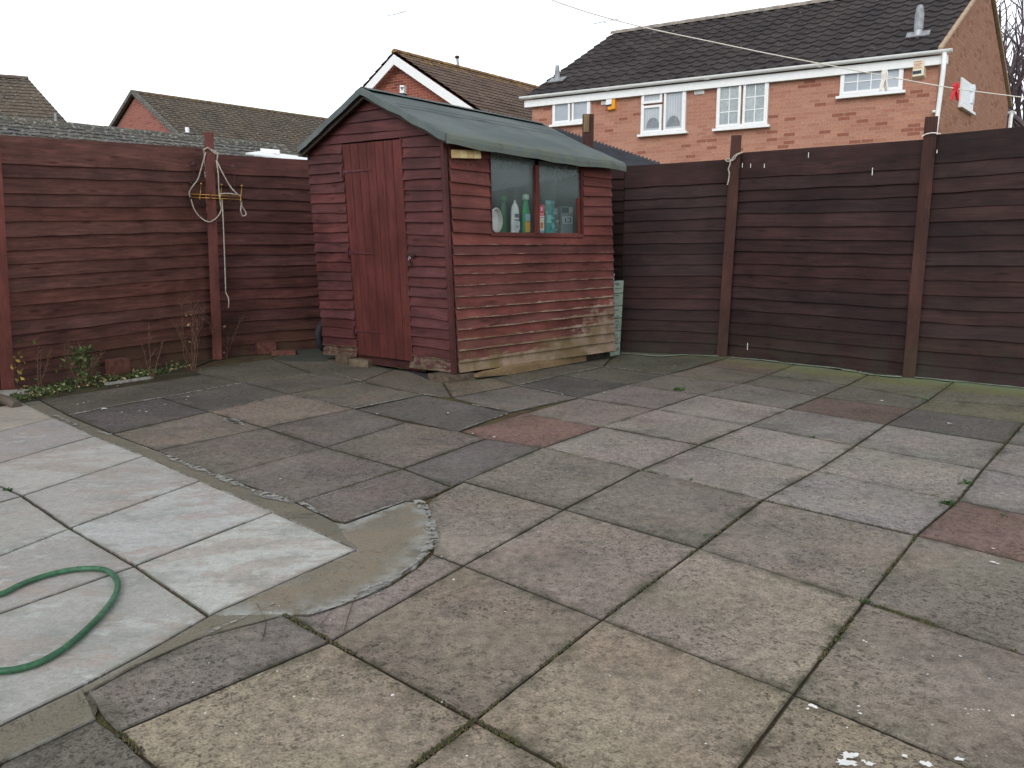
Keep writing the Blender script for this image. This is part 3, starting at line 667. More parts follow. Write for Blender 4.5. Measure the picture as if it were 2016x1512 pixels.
# ================================================================== FENCES
def boards(mb, rows, nout, tint, wearf=None, seg=10, thick=.012, outb=.026, outt=.008, overlap=.02, jitter=.003, tv=.14, curl=0.0, rg=random):
    """rows: list of (bottom-left, bottom-right, top-left, top-right) 3D points on the wall plane"""
    for bi, (bl, br, tl, tr) in enumerate(rows):
        f = 1 + rg.uniform(-tv, tv); hue = rg.uniform(-.09, .09)
        tc = (tint[0] * f * (1 + hue), tint[1] * f, tint[2] * f * (1 - hue * .5)); k = rg.random() * 90
        kout = rg.uniform(-.004, .004); u0 = rg.random() * 20; v0 = rg.random() * 7
        prof = []
        L = (br - bl).length; H = (tl - bl).length
        for i in range(seg + 1):
            s = i / seg; b = lerp(bl, br, s); t = lerp(tl, tr, s); up = (t - b).normalized()
            e = nz((s * L * 3, bi, 0), 1.0, k) * jitter; cu = curl * (max(0, s - .8) / .2 + max(0, .2 - s) / .2) * nz((bi, s, 3), 2.3, k)
            w = (wearf(s, bi, b) if wearf else 0.0)
            ob = outb + kout + nz((s * L * 2, 5, bi), 1, k) * .004 + abs(cu)
            t2 = t + up * overlap
            prof.append((b + up * (e + cu * .5) + nout * ob, b + up * (e + H * .3) + nout * lerp(ob, outt, .3), t2 + nout * outt,
                         t2 + nout * (outt - thick), b + up * (e + cu * .5) + nout * (ob - thick), w, u0 + s * L))
        for p, q in zip(prof, prof[1:]):
            u, u2 = p[6], q[6]; w1, w2 = p[5], q[5]
            def wv(w): return (w if not isinstance(w, tuple) else w)
            lo1, hi1 = p[5] if isinstance(p[5], tuple) else (p[5], p[5]); lo2, hi2 = q[5] if isinstance(q[5], tuple) else (q[5], q[5])
            mb.face([p[0], q[0], q[1], p[1]], [(u, v0), (u2, v0), (u2, v0 + H * .3), (u, v0 + H * .3)], tc, [lo1, lo2, hi2, hi1])
            mb.face([p[1], q[1], q[2], p[2]], [(u, v0 + H * .3), (u2, v0 + H * .3), (u2, v0 + H), (u, v0 + H)], tc, [hi1, hi2, hi2, hi1])
            mb.face([p[4], q[4], q[0], p[0]], [(u, v0), (u2, v0), (u2, v0 + .01), (u, v0 + .01)], tc, [lo1, lo2, lo2, lo1])
            mb.face([p[2], q[2], q[3], p[3]], None, tc, 0); mb.face([p[3], q[3], q[4], p[4]], None, tc, 0)
        for pr, fl_ in ((prof[0], 1), (prof[-1], 0)):
            pts = [pr[0], pr[1], pr[2], pr[3], pr[4]]; mb.face(pts if not fl_ else pts[::-1], None, tc, 0)

def tow(nv, P):      # make a horizontal normal point towards the camera
    nv = Vector((nv.x, nv.y, 0)).normalized()
    return nv if nv.dot(CAM - P) > 0 else -nv
def panel(parent, bl, br, yl, yr, mat, tint, first=1.8, nb=17, ts=None, name='fence_panel', label=None, ext=None):
    """bl, br: pixel of the foot; yl, yr: pixel y of the top at each end"""
    BL, BR = gp(*bl), gp(*br)
    TL = at(bl[0], yl, BL.y); TR = at(br[0], yr, BR.y)
    TL = Vector((BL.x, BL.y, TL.z)); TR = Vector((BR.x, BR.y, TR.z))
    if ext:
        d = (BL - BR); BL = BL + d * ext; dz = (TL.z - TR.z) * ext; TL = Vector((BL.x, BL.y, TL.z + dz))
    nout = tow((BR - BL).cross(UP), BL)
    if ts is None:
        ts = [0]; step = 1 / (nb - 1 + first)
        for i in range(nb - 1): ts.append(step * (i + 1) + random.uniform(-.004, .004))
        ts.append(1.0)
    rows = [(lerp(BL, TL, a), lerp(BR, TR, a), lerp(BL, TL, b), lerp(BR, TR, b)) for a, b in zip(ts, ts[1:])]
    mb = MB(); boards(mb, rows, nout, tint, wearf=lambda s, bi, b: (.42, .2), seg=20, overlap=.014, rg=random, jitter=.009, tv=.2)
    # back lining so nothing shows through the laps
    o = mb.build(name, mat, parent)
    if label: o['label'] = label
    bk = MB(); q = nout * -.012
    bk.hexa([BL + q, BR + q, BR + q * 1.6, BL + q * 1.6], [TL + q - UP * .01, TR + q - UP * .01, TR + q * 1.6 - UP * .01, TL + q * 1.6 - UP * .01])
    for s_ in (.02, .5, .98):
        c = lerp(BL, BR, s_) + nout * -.035; bk.bar(c, c + UP * ((TL - BL).length - .03), .04, .03)
    bk.build('backing', mat, o)
    return BL, BR, TL, TR, nout
def post(parent, foot, topy, w, mat, tint, dpt=.08, topx=None, forward=.03, foot_off=(0, 0), name='fence_post'):
    B = gp(*foot); Tp = at(topx if topx is not None else foot[0], topy, B.y)
    mb = MB(); side = Vector((1, 0, 0)); k = 8
    n_ = tow(B - CAM, B); side = UP.cross(n_)
    a = B + n_ * forward; b = Tp + n_ * forward
    # gently bowed, chamfer-topped post
    px = [(-1, -1), (1, -1), (1, 1), (-1, 1)]
    prev = None; prevL = 0
    for i in range(k + 1):
        c = lerp(a, b, i / k) + side * (nz((i * .3, foot[0], 0), 1, 1) * .004)
        ring = [c + side * w / 2 * x + n_ * dpt / 2 * y for x, y in px]
        L = (b - a).length * i / k
        if prev:
            for j in range(4):
                j2 = (j + 1) % 4; mb.face([prev[j2], prev[j], ring[j], ring[j2]], [(prevL, j * .1 + .08), (prevL, j * .1), (L, j * .1), (L, j * .1 + .08)], tint, .12 if i < 2 else 0.02)
        prev = ring; prevL = L
    top = [p + UP * .004 for p in [lerp(q, sum(prev, Vector()) / 4, .12) for q in prev]]
    for j in range(4): mb.face([prev[(j + 1) % 4], prev[j], top[j], top[(j + 1) % 4]], None, tint, .2)
    mb.face(top[::-1], None, tint, .25)
    return mb.build(name, mat, parent), a, b

random.seed(21)
# left fence (two panels to the corner, one running out of frame)
LF = thing('wooden_fence', 'red-brown lap-board fence left of the shed, weeds growing at its foot', 'fence', gp(40, 766))
tL = (1.05, 1.02, 1.0)
BLa, BRa, TLa, TRa, nLa = panel(LF, (26, 768), (421, 704), 268, 294, M['fence_red'], tL, 1.8, 17)
# lower-right panel, running behind the shed
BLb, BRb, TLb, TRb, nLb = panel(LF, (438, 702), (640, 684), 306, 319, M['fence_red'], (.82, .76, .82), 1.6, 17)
dB = (BRb - BLb).normalized()
# continuation behind the shed to the corner
def raw_panel(parent, BL, BR, h0, h1, mat, tint, nb=17, name='fence_panel'):
    TL = BL + UP * h0; TR = BR + UP * h1; nout = tow((BR - BL).cross(UP), BL)
    ts = [i / nb for i in range(nb + 1)]
    rows = [(lerp(BL, TL, a), lerp(BR, TR, a), lerp(BL, TL, b), lerp(BR, TR, b)) for a, b in zip(ts, ts[1:])]
    mb = MB(); boards(mb, rows, nout, tint, wearf=lambda s, bi, b: (.12, 0), seg=8, overlap=.014)
    o = mb.build(name, mat, parent)
    bk = MB(); q = nout * -.012
    bk.hexa([BL + q, BR + q, BR + q * 1.6, BL + q * 1.6], [TL + q, TR + q, TR + q * 1.6, TL + q * 1.6]); bk.build('backing', mat, o)
corner = Vector((.05, 9.75, 0))
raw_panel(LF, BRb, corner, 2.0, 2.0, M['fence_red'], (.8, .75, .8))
dA = (BRa - BLa).normalized()
raw_panel(LF, BLa - dA * 1.95, BLa - dA * .07, 2.0, 1.93, M['fence_red'], (.95, .95, .95), 18)
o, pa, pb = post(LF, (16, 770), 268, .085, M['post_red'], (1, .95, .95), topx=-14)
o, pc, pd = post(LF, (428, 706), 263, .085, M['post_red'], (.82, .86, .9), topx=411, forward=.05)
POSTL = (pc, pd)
# gravel-board block at the foot of the left post, screws/bolts
blk = MB(); blk.box(gp(231, 742) + Vector((0, .02, 0)), .16, .1, .15, R(60)); tag(blk.build('brick', M['redbrick'], origin=gp(231, 742)), 'red painted block standing in the weeds against the left fence', 'brick')

# right fence, darker
RF = thing('wooden_fence', 'dark brown lap-board fence right of the shed with three posts rising above its top', 'fence', gp(1797, 740))
tR = (1, 1, 1)
R1 = panel(RF, (1224, 690), (1430, 699), 330, 316, M['fence_dark'], (1.0, .96, 1.0), 1.9, 16)
R2 = panel(RF, (1424, 699), (1800, 742), 305, 277, M['fence_dark'], (1.0, .98, 1.02), 1.9, 16)
BL3, BR3 = gp(1800, 742), gp(2016, 763)
d3 = (BR3 - BL3).normalized()
TL3 = at(1845, 269, BL3.y - .02); h3 = TL3.z
random.seed(31)
def panel3(a, b, h0, h1, tint, nb=16, first=1.8):
    TL = a + UP * h0; TR = b + UP * h1; nout = tow((b - a).cross(UP), a)
    ts = [0]; step = 1 / (nb - 1 + first)
    for i in range(nb - 1): ts.append(step * (i + 1) + random.uniform(-.003, .003))
    ts.append(1.0)
    rows = [(lerp(a, TL, p_), lerp(b, TR, p_), lerp(a, TL, q_), lerp(b, TR, q_)) for p_, q_ in zip(ts, ts[1:])]
    mb = MB(); boards(mb, rows, nout, tint, wearf=lambda s, bi, bb: (.42, .2), seg=20, overlap=.014, jitter=.009, tv=.2)
    o = mb.build('fence_panel', M['fence_dark'], RF)
    bk = MB(); q = nout * -.012; bk.hexa([a + q, b + q, b + q * 1.6, a + q * 1.6], [TL + q - UP * .01, TR + q - UP * .01, TR + q * 1.6 - UP * .01, TL + q * 1.6 - UP * .01]); bk.build('backing', M['fence_dark'], o)
panel3(BL3, BL3 + d3 * 1.88, h3, h3 + .0, (.96, .98, .98))
panel3(BL3 + d3 * 1.9, BL3 + d3 * 3.8, h3, h3, (.96, .98, .98))
fp_ = MB(); q_ = BL3 + d3 * 1.92 + tow(d3.cross(UP), BL3) * .05; fp_.bar(q_, q_ + UP * 2.2, .09, .09, side=d3); fp_.build('fence_post', M['post_dark'], RF)
q0 = R1[0]; dq = (R1[0] - R1[1]).normalized()
raw_panel(RF, corner, q0, 2.0, R1[2].z, M['fence_dark'], (.9, .9, .9))
o, pe, pf = post(RF, (1789, 741), 233, .095, M['post_dark'], (1, 1, 1), topx=1834, forward=.04); POST1 = (pe, pf)
o, pg_, ph_ = post(RF, (1421, 700), 269, .1, M['post_dark'], (1, 1, 1), topx=1450, forward=.04); POST2 = (pg_, ph_)
# third post, top showing above the shed roof
B3 = at(1157, 660, 9.2); 
mb = MB(); tp = at(1158, 226, 9.2); side = Vector((1, 0, 0))
mb.bar(Vector((tp.x, tp.y, 0)), tp, .115, .11, side=side, tint=(1, 1, 1)); pt = mb.build('fence_post', M['post_dark'], RF)
cutm = MB(); cutm.bar(tp + Vector((-.024, -.06, -.001)), tp + Vector((-.024, -.06, -.19)), .06, .012, side=side); cutm.build('bare_patch', M['bare_wood'], pt)
# loose upright batten on the right fence
bt = MB(); nR = R2[4]
def fpt(px, py, out=.035): return hit(px, py, R2[0] + R2[4] * out, R2[4])
bt.bar(fpt(1786, 740), fpt(1793, 538), .022, .018, side=(R2[1] - R2[0]).normalized()); bt.build('batten', M['post_dark'], RF)

# ================================================================== SHED
Cb, Lb, Rb = gp(901, 735, .06), gp(641, 693, .07), gp(1209, 692, .07)
Ct, Lt, Rt = at(879, 268, Cb.y), at(606, 288, Lb.y), at(1200, 326, Rb.y)
nF = (Lb - Cb).cross(Ct - Cb).normalized(); nF = nF if nF.dot(CAM - Cb) > 0 else -nF
nS = (Rb - Cb).cross(Ct - Cb).normalized(); nS = nS if nS.dot(CAM - Cb) > 0 else -nS
dF = (Cb - Lb).normalized(); dS = (Rb - Cb).normalized()
F = lambda x, y, o=0.0: hit(x, y, Cb + nF * o, nF)
Sd = lambda x, y, o=0.0: hit(x, y, Cb + nS * o, nS)
SH = thing('garden_shed', 'red weatherboard garden shed with green felt roof, its side paint flaking to bare wood', 'shed', (Cb.x, Cb.y, 0))
random.seed(5)
# --- side wall
xl_, xr_ = 897.5, 1206
yl = [733.4,714.3,691.7,670.9,650,629.3,608.4,585.8,563.2,540.7,522.3,501.8,482.4,459.1]
yr = [690,670.9,654.6,636.2,617.1,601.4,584.1,566.7,547.6,531,513.6,497.3,481.7,462.6]
def edgeL(y): return 901 + (y - 735) * (22 / 467.)      # corner x at height y (side wall)
def edgeRt(y): return 1209 + (y - 692) * (9 / 366.)
rows = []
for i in range(13):
    a, b = yl[i], yl[i + 1]; c, d = yr[i], yr[i + 1]
    rows.append((Sd(edgeL(a), a), Sd(edgeRt(c), c), Sd(edgeL(b), b), Sd(edgeRt(d), d)))
def sidewear(s, bi, b):
    low = max(0, 1 - bi / 13)
    lo = .68 + .18 * low + .06 * s * low + (.1 if bi < 2 else 0)
    hi = .34 + .46 * max(0, s - .4) * 1.6 * max(0, 1 - bi / 8) ** .7 + (.52 if bi == 0 else .30 if bi == 1 else .18 * low)
    return (lo, hi)
mb = MB(); boards(mb, rows, nS, (1, 1, 1), sidewear, seg=26, overlap=.012, outb=.026, outt=.006, tv=.08, jitter=.004)
# left of the window
yA = [456.4,431.4,407.3,383.2,358.2,332.3,308,284]; yB = [460.9,435.9,412.7,387.7,366.8,340.4,313.6,296]
rows = [(Sd(edgeL(yA[i]) + 1, yA[i]), Sd(964 - (456 - yB[i]) * .03, yB[i]), Sd(edgeL(yA[i + 1]) + 1, yA[i + 1]), Sd(964 - (456 - yB[i + 1]) * .03, yB[i + 1])) for i in range(7)]
boards(mb, rows, nS, (1.0, 1.0, 1.0), lambda s, bi, b: (.56, .3), seg=8, overlap=.012, tv=.08, curl=.004)
yA = [462.7,443.9,425.2,405.5,385.9,365.4,347.5,330]; yB = [463.6,443.9,425.2,406.8,387.1,370.2,352.9,336]
rows = [(Sd(1146, yA[i]), Sd(1203 - (463 - yB[i]) * .02, yB[i]), Sd(1146, yA[i + 1]), Sd(1203 - (463 - yB[i + 1]) * .02, yB[i + 1])) for i in range(7)]
boards(mb, rows, nS, (1.02, .98, .98), lambda s, bi, b: (.55, .3), seg=6, overlap=.012, tv=.06)
# a split in one board: a raised sliver
a = Sd(926, 649, .034); b = Sd(985, 634, .032); c = Sd(985, 630, .022)
mb.face([Sd(920, 651, .04), Sd(955, 643, .042), b, c, Sd(950, 636, .02)], None, (.9, .9, .9), .6)
mb.build('side_wall', M['shed_side'], SH)
# --- front wall
def fl(y): return 641 + (y - 693) * (35 / 405.)        # left edge x
def frt(y): return 898 + (y - 733) * (22 / 465.)
def dl(y): return 704 + (y - 697) * (32 / 412.)        # door left edge
def dr(y): return 812 + (y - 711) * (22 / 437.)
mb = MB()
La = [695+2,678,660.5,641,624,606.7,589,570,551,533.7,514.7,495.5,476.5,457,438,419.5,401,382,363,343.9,324.8,305.7,287]
Lb_ = [700+1,683,665,647,629,609,589,571,552.8,534.4,515.7,495.5,477.5,457,437.5,418.4,398.6,379,357.8,338.7,319.5,302,284]
rows = [(F(fl(La[i]), La[i]), F(dl(Lb_[i]) + 3, Lb_[i]), F(fl(La[i + 1]), La[i + 1]), F(dl(Lb_[i + 1]) + 3, Lb_[i + 1])) for i in range(len(La) - 1)]
fw = lambda s, bi, b: (.78, .7) if bi == 0 else ((.74, .3) if bi == 1 else (.56, .25))
boards(mb, rows, nF, (1, 1, 1), fw, seg=8, overlap=.012, tv=.1, curl=.012, jitter=.006)
Ra = [721+2,698.6,676.8,659.4,640.7,620.5,601,582,562,543.4,523.3,503,482.3,460.8,437.6,416.8,396,375,354,333.5,311,290,270]
Rb_ = [731+2,709,689,669,648.3,630,606.6,586.8,566.7,546.6,525,505,485,463.3,437.6,415,394,373.4,350,330.6,307.5,288,268]
rows = [(F(dr(Ra[i]) - 2, Ra[i]), F(frt(Rb_[i]) - 6, Rb_[i]), F(dr(Ra[i + 1]) - 2, Ra[i + 1]), F(frt(Rb_[i + 1]) - 6, Rb_[i + 1])) for i in range(len(Ra) - 1)]
boards(mb, rows, nF, (.97, .97, 1.0), fw, seg=8, overlap=.012, tv=.1, curl=.012, jitter=.006)
# gable boards above the door
Af = F(711, 181)
def gedgeL(y): return 600 + (288 - y) * (111 / 107.) if y < 288 else 600
def gedgeR(y): return 878 - (268 - y) * (167 / 87.)
gy = [(290, 272.5), (268, 252), (248, 230), (226, 212), (206, 196), (186, 184)]
for i in range(5):
    y0l, y0r = gy[i]; y1l, y1r = gy[i + 1]
    bl = (min(gedgeL(y0l), 711) + (4 if i else 0), y0l); br = (gedgeR(y0r) - 2, y0r) if i else (792, 272.5)
    if i == 0: br = (gedgeR(256) - 4, 264)
    tl = (gedgeL(y1l) + 3, y1l); tr = (gedgeR(y1r) - 2, y1r)
    boards(mb, [(F(*bl), F(*br), F(*tl), F(*tr))], nF, (.93, .93, .96), lambda s, b_, b: (0, -.1), seg=10, overlap=.004, tv=.06, jitter=.007)
mb.build('front_wall', M['shed_front'], SH)
# --- hidden walls, floor and inner lining
inn = MB()
def quadbox(mb, a, b, c, d, off, th=.02, tint=(1, 1, 1)):
    A = [p + off for p in (a, b, c, d)]; n_ = (b - a).cross(d - a).normalized() * th
    mb.hexa([A[0], A[1], A[1] + n_, A[0] + n_], [A[3], A[2], A[2] + n_, A[3] + n_], tint)
Bb = Lb + (Rb - Cb); Bt = Lt + (Rt - Ct)
apx = F(711, 183, -.01); apb = apx + (Rt - Ct)
bkw = MB()
rowsB = [(lerp(Lb, Lt, i / 19), lerp(Bb, Bt, i / 19), lerp(Lb, Lt, (i + 1) / 19), lerp(Bb, Bt, (i + 1) / 19)) for i in range(19)]
boards(bkw, rowsB, -nS, (.9, .9, .9), lambda s, bi, b: (0, -.1), seg=6); bkw.build('far_side_wall', M['shed_front'], SH)
bkw = MB()
rowsB = [(lerp(Bb, Bt, i / 19), lerp(Rb, Rt, i / 19), lerp(Bb, Bt, (i + 1) / 19), lerp(Rb, Rt, (i + 1) / 19)) for i in range(19)]
boards(bkw, rowsB, -nF, (.9, .9, .9), lambda s, bi, b: (0, -.1), seg=6); bkw.face([Bt, Rt, apb], None); bkw.build('back_wall', M['shed_front'], SH)
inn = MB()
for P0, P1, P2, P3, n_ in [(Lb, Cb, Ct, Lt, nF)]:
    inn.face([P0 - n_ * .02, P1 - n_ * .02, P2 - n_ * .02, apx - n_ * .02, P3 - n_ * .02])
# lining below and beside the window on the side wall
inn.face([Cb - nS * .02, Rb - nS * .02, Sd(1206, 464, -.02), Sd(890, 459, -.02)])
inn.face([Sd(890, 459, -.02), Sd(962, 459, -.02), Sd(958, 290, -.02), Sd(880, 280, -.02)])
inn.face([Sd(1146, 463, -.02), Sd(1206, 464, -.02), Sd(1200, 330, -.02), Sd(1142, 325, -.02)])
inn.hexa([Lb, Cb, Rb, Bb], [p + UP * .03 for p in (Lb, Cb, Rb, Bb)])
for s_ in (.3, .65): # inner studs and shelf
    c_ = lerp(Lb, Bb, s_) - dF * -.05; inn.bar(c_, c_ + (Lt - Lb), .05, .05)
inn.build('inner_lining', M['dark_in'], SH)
shf = MB(); a_, b_ = Sd(966, 462, -.02), Sd(1143, 466, -.02); w_ = -nS * .22
shf.hexa([a_, b_, b_ + w_, a_ + w_], [a_ + UP * .02, b_ + UP * .02, b_ + w_ + UP * .02, a_ + w_ + UP * .02], tint=(.7, .5, .45)); 
SHELF_TOP = (a_ + UP * .02, b_ + UP * .02)
shf.build('window_shelf', M['bare_wood'], SH)
# --- corner trim
tr = MB()
tr.bar(Cb + nS * .012 + nF * .03 - dS * .01, Ct + nS * .012 + nF * .03 - dS * .01 - UP * .02, .035, .02, side=dS, tint=(.9, .9, .9), wear=.05)
tr.bar(Cb + nF * .036 - dF * .02, Ct + nF * .036 - dF * .02 - UP * .02, .028, .016, side=dF, tint=(.85, .85, .88), wear=.4)
tr.build('corner_trim', M['shed_front'], SH)
# --- door: seven vertical boards, hinges, hasp
dq_ = [(704.5, 698), (812, 711), (789, 274), (672.5, 285)]
D0, D1, D2, D3 = [F(x, y, .03) for x, y in dq_]
dm = MB(); nb = 7
for i in range(nb):
    s0, s1 = i / nb + .006, (i + 1) / nb - .006
    a, b, c, d = lerp(D0, D1, s0), lerp(D0, D1, s1), lerp(D3, D2, s1), lerp(D3, D2, s0)
    f = random.uniform(.93, 1.06); back = -nF * .018; ch = (b - a).normalized() * .005
    L = (d - a).length; w = (b - a).length; v0 = i * .3
    A, B, C2, Dd = a + ch, b - ch, c - ch, d + ch; fo = nF * .0
    A2, B2, C3, D4 = a + back * .35, b + back * .35, c + back * .35, d + back * .35
    tcol = (f, f, f); uvq = [(0, v0), (0, v0 + w), (L, v0 + w), (L, v0)]
    dm.face([A, B, C2, Dd], uvq, tcol, -.2); dm.face([A2, A, Dd, D4], uvq, tcol, -.2); dm.face([B, B2, C3, C2], uvq, tcol, -.2)
    dm.face([A2, B2, B, A], uvq, tcol, 0.1); dm.face([D4, Dd, C2, C3], uvq, tcol, -.2)
q = -nF * .008; dm.hexa([D0 + q, D1 + q, D1 + q * 2, D0 + q * 2], [D3 + q, D2 + q, D2 + q * 2, D3 + q * 2], (.55, .55, .55), -.2)
door = dm.build('door', M['door'], SH)
for (x0, y0), (x1, y1) in [((676, 338), (730, 334)), ((689, 497), (738, 500)), ((700, 651), (752, 655))]:
    h = MB(); a, b = F(x0, y0, .036), F(x1, y1, .036); hv = UP * .02
    h.hexa([a - hv * .6 - nF * .004, b - hv * .22 - nF * .004, b - hv * .22, a - hv * .6][::-1], [a + hv * .6 - nF * .004, b + hv * .22 - nF * .004, b + hv * .22, a + hv * .6][::-1])
    e = F(x0 - 5, y0, .038); h.bar(e - UP * .045, e + UP * .045, .03, .005, side=dF); h.tube([a - UP * .03, a + UP * .03], .006)
    for s_ in (.2, .5, .8): c_ = lerp(a, b, s_); h.tube([c_, c_ + nF * .004], .005, 6)
    h.build('hinge', simple('painted_hinge', S(88, 48, 54), .6, .1), door)
hs = MB(); a = F(800, 500, .04); b = F(815, 502, .05); hs.bar(a, b, .004, .03, side=nF); hs.build('hasp', M['dark_metal'], door)
db = MB(); a, b = F(700, 704, -.005), F(840, 722, -.005); 
db.hexa([F(700, 712, -.02), F(838, 732, -.02), F(838, 732, .0), F(700, 712, .0)], [F(700, 699, -.02), F(838, 716, -.02), F(838, 716, .0), F(700, 699, .0)], (.7, .7, .7), .1)
db.build('sill_board', M['shed_front'], SH)
# --- window on the side wall
wn = MB()
wq = lambda x, y, o: Sd(x, y, o)
fr = (1.05, .8, .72)
wn.bar(wq(1055.5, 325, .02), wq(1057.5, 460, .02), .045, .03, side=dS, tint=fr, wear=.05)      # mullion
wn.bar(wq(962, 461, .0), wq(1145, 464.5, .0), .05, .03, side=nS, tint=(1, .9, .9), wear=.35)      # sill
wn.bar(wq(1142.5, 330, .0), wq(1144.5, 463, .0), .03, .04, side=dS, tint=(.6, .5, .5))
wn.bar(wq(961.5, 300, -.0), wq(966, 460, -.0), .012, .04, side=dS, tint=(.6, .5, .5))
wn.bar(wq(1138, 390, .012), wq(1140, 462, .012), .022, .02, side=dS, tint=(1.1, .75, .6), wear=.3)
wo = wn.build('window_frame', M['shed_side'], SH)
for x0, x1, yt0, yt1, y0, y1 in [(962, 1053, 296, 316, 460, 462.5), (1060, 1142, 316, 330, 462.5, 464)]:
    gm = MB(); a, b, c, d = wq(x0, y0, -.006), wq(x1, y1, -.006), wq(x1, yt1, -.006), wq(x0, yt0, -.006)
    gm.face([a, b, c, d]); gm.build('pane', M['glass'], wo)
# --- roof
of = .11
AfR = F(711, 173, of); EfR = F(878, 263, of); LEf = F(588, 291, of)
ErR = hit(1229, 321, Cb + nS * .11, nS)
run = ErR - EfR
ArR = AfR + (Bt - Lt) * ((run.length) / (Bt - Lt).length)
# make the far ridge end meet its place in the photo
ArR = at(1064, 243, ArR.y)
LEr = LEf + (ArR - AfR)
rf = MB(); nu, nv = 26, 12
def slope(mb, A, B, C, D, k, thick=.016):
    """A ridge front, B eave front, C eave rear, D ridge rear"""
    n_ = (B - A).cross(D - A).normalized(); n_ = n_ if n_.z > 0 else -n_
    G = []
    for i in range(nu + 1):
        row = []
        for j in range(nv + 1):
            s, t = i / nu, j / nv
            P = lerp(lerp(A, D, s), lerp(B, C, s), t)
            h = nz((P.x, P.y, 0), 2.2, k) * .010 + nz((P.x, P.y, 0), 6, k) * .004 + .012 * (1 - abs(2 * ((t * 2) % 1) - 1)) * .3
            row.append(P + n_ * h)
        G.append(row)
    for i in range(nu):
        for j in range(nv):
            e = [max(0, (jj / nv - .86) / .14) for jj in (j, j + 1)]
            f = [G[i][j], G[i + 1][j], G[i + 1][j + 1], G[i][j + 1]]
            mb.face(f, None, (1, 1, 1), [e[0], e[0], e[1], e[1]])
            mb.face([p - n_ * thick for p in f][::-1], None, (1, 1, 1), 0)
    return G, n_
G1, n1 = slope(rf, AfR, EfR, ErR, ArR, 1)
G2, n2 = slope(rf, AfR, LEf, LEr, ArR, 2)
# eave drip of felt, wavy
def drip(mb, line, down, n_):
    out = Vector((n_.x, n_.y, 0)).normalized()
    m_ = len(line) - 1; cols = []
    for i, p in enumerate(line):
        s = i / m_; w = nz((p.x * 3, p.y * 3, 0), 1.2, 8)
        dd = down * (1 + .22 * w); fo = out * (.006 + .018 * nz((p.x, p.y, 0), 3.1, 4))
        cols.append([p, p + out * .014 - UP * .012, p + out * .018 + fo * .5 - UP * dd * .5, p + out * .012 + fo - UP * dd, p + fo - UP * (dd - .004) - out * .01, p - out * .015 - UP * .01])
    for a, b in zip(cols, cols[1:]):
        for k in range(5): mb.face([a[k + 1], b[k + 1], b[k], a[k]], None, (1, 1, 1), [1, 1, 1 if k else .8, 1 if k else .8])
    for c in (cols[0], cols[-1]): mb.face(c, None, (1, 1, 1), 1)
drip(rf, [G1[i][nv] for i in range(nu + 1)], .085, n1)
drip(rf, [G2[i][nv] for i in range(nu + 1)], .07, n2)
# front verge strips
def verge(mb, A, B, n_, wv):
    m_ = 14; L = []
    for i in range(m_ + 1):
        p = lerp(A, B, i / m_) + n_ * (nz((i * .4, wv, 0), 1) * .006); d = .055 * (1 + .2 * nz((i * .5, wv, 2), 1))
        L.append([p + n_ * .006, p + nF * .014 + n_ * .002, p + nF * .016 - UP * d, p + nF * .004 - UP * d, p - nF * .01 - UP * .01])
    for a, b in zip(L, L[1:]):
        for k in range(4): mb.face([a[k], b[k], b[k + 1], a[k + 1]], None, (.8, .8, .8), .1)
    mb.face(L[0], None); mb.face(L[-1], None)
verge(rf, AfR, EfR, n1, 1); verge(rf, AfR, LEf, n2, 4)
roof = rf.build('roof', M['felt'], SH, smooth=False)
rd = MB(); pts = [lerp(AfR, ArR, i / 12) + UP * (.012 + .004 * nz((i, 0, 0), .7)) for i in range(13)]
for a, b in zip(pts, pts[1:]):
    for n_, B, C in ((n1, EfR - AfR, 0), (n2, LEf - AfR, 0)):
        dd = B.normalized() * .11; rd.face([a, b, b + dd + n_ * .008, a + dd + n_ * .008], None, (1, 1, 1), .25)
rd.build('ridge_strip', M['felt'], roof)
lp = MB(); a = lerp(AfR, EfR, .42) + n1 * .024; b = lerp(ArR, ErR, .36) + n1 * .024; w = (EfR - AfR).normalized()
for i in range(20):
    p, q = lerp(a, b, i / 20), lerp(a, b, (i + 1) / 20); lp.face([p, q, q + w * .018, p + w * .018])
lp.build('lap_shadow_strip', M['felt_line'], roof)  # flat dark strip painted as the shadow along the felt lap
bb = MB(); 
for A, B in ((AfR, EfR), (AfR, LEf)):
    bb.bar(A - nF * .03 - UP * .05, B - nF * .03 - UP * .05, .02, .06, side=nF, tint=(.5, .5, .5))
bb.bar(LEf - nF * .05 - UP * .03 + dF * .02, LEr - UP * .03, .03, .05, tint=(.9, .6, .4)); bb.build('roof_timber', M['grey_wood'], roof)

# --- things on, in and under the shed
def put(name, label, cat, loc): return thing(name, label, cat, loc)
# padlock
P = F(806, 512, .06); pk = thing('padlock', 'small grey padlock hanging closed at the shed door edge', 'padlock', P - UP * .03)
b_ = MB(); b_.hexa([P + dF * x * .017 + nF * y * .008 - UP * .035 for x, y in ((-1, 1), (1, 1), (1, -1), (-1, -1))], [P + dF * x * .018 + nF * y * .008 for x, y in ((-1, 1), (1, 1), (1, -1), (-1, -1))]); b_.build('lock_body', M['dark_metal'], pk)
b_ = MB(); b_.tube([P + dF * (.012 * math.cos(t)) + UP * (.012 + .016 * math.sin(t)) for t in [math.pi * i / 10 for i in range(11)]] + [P - dF * .012], .0035, 8); b_.build('shackle', M['metal'], pk)
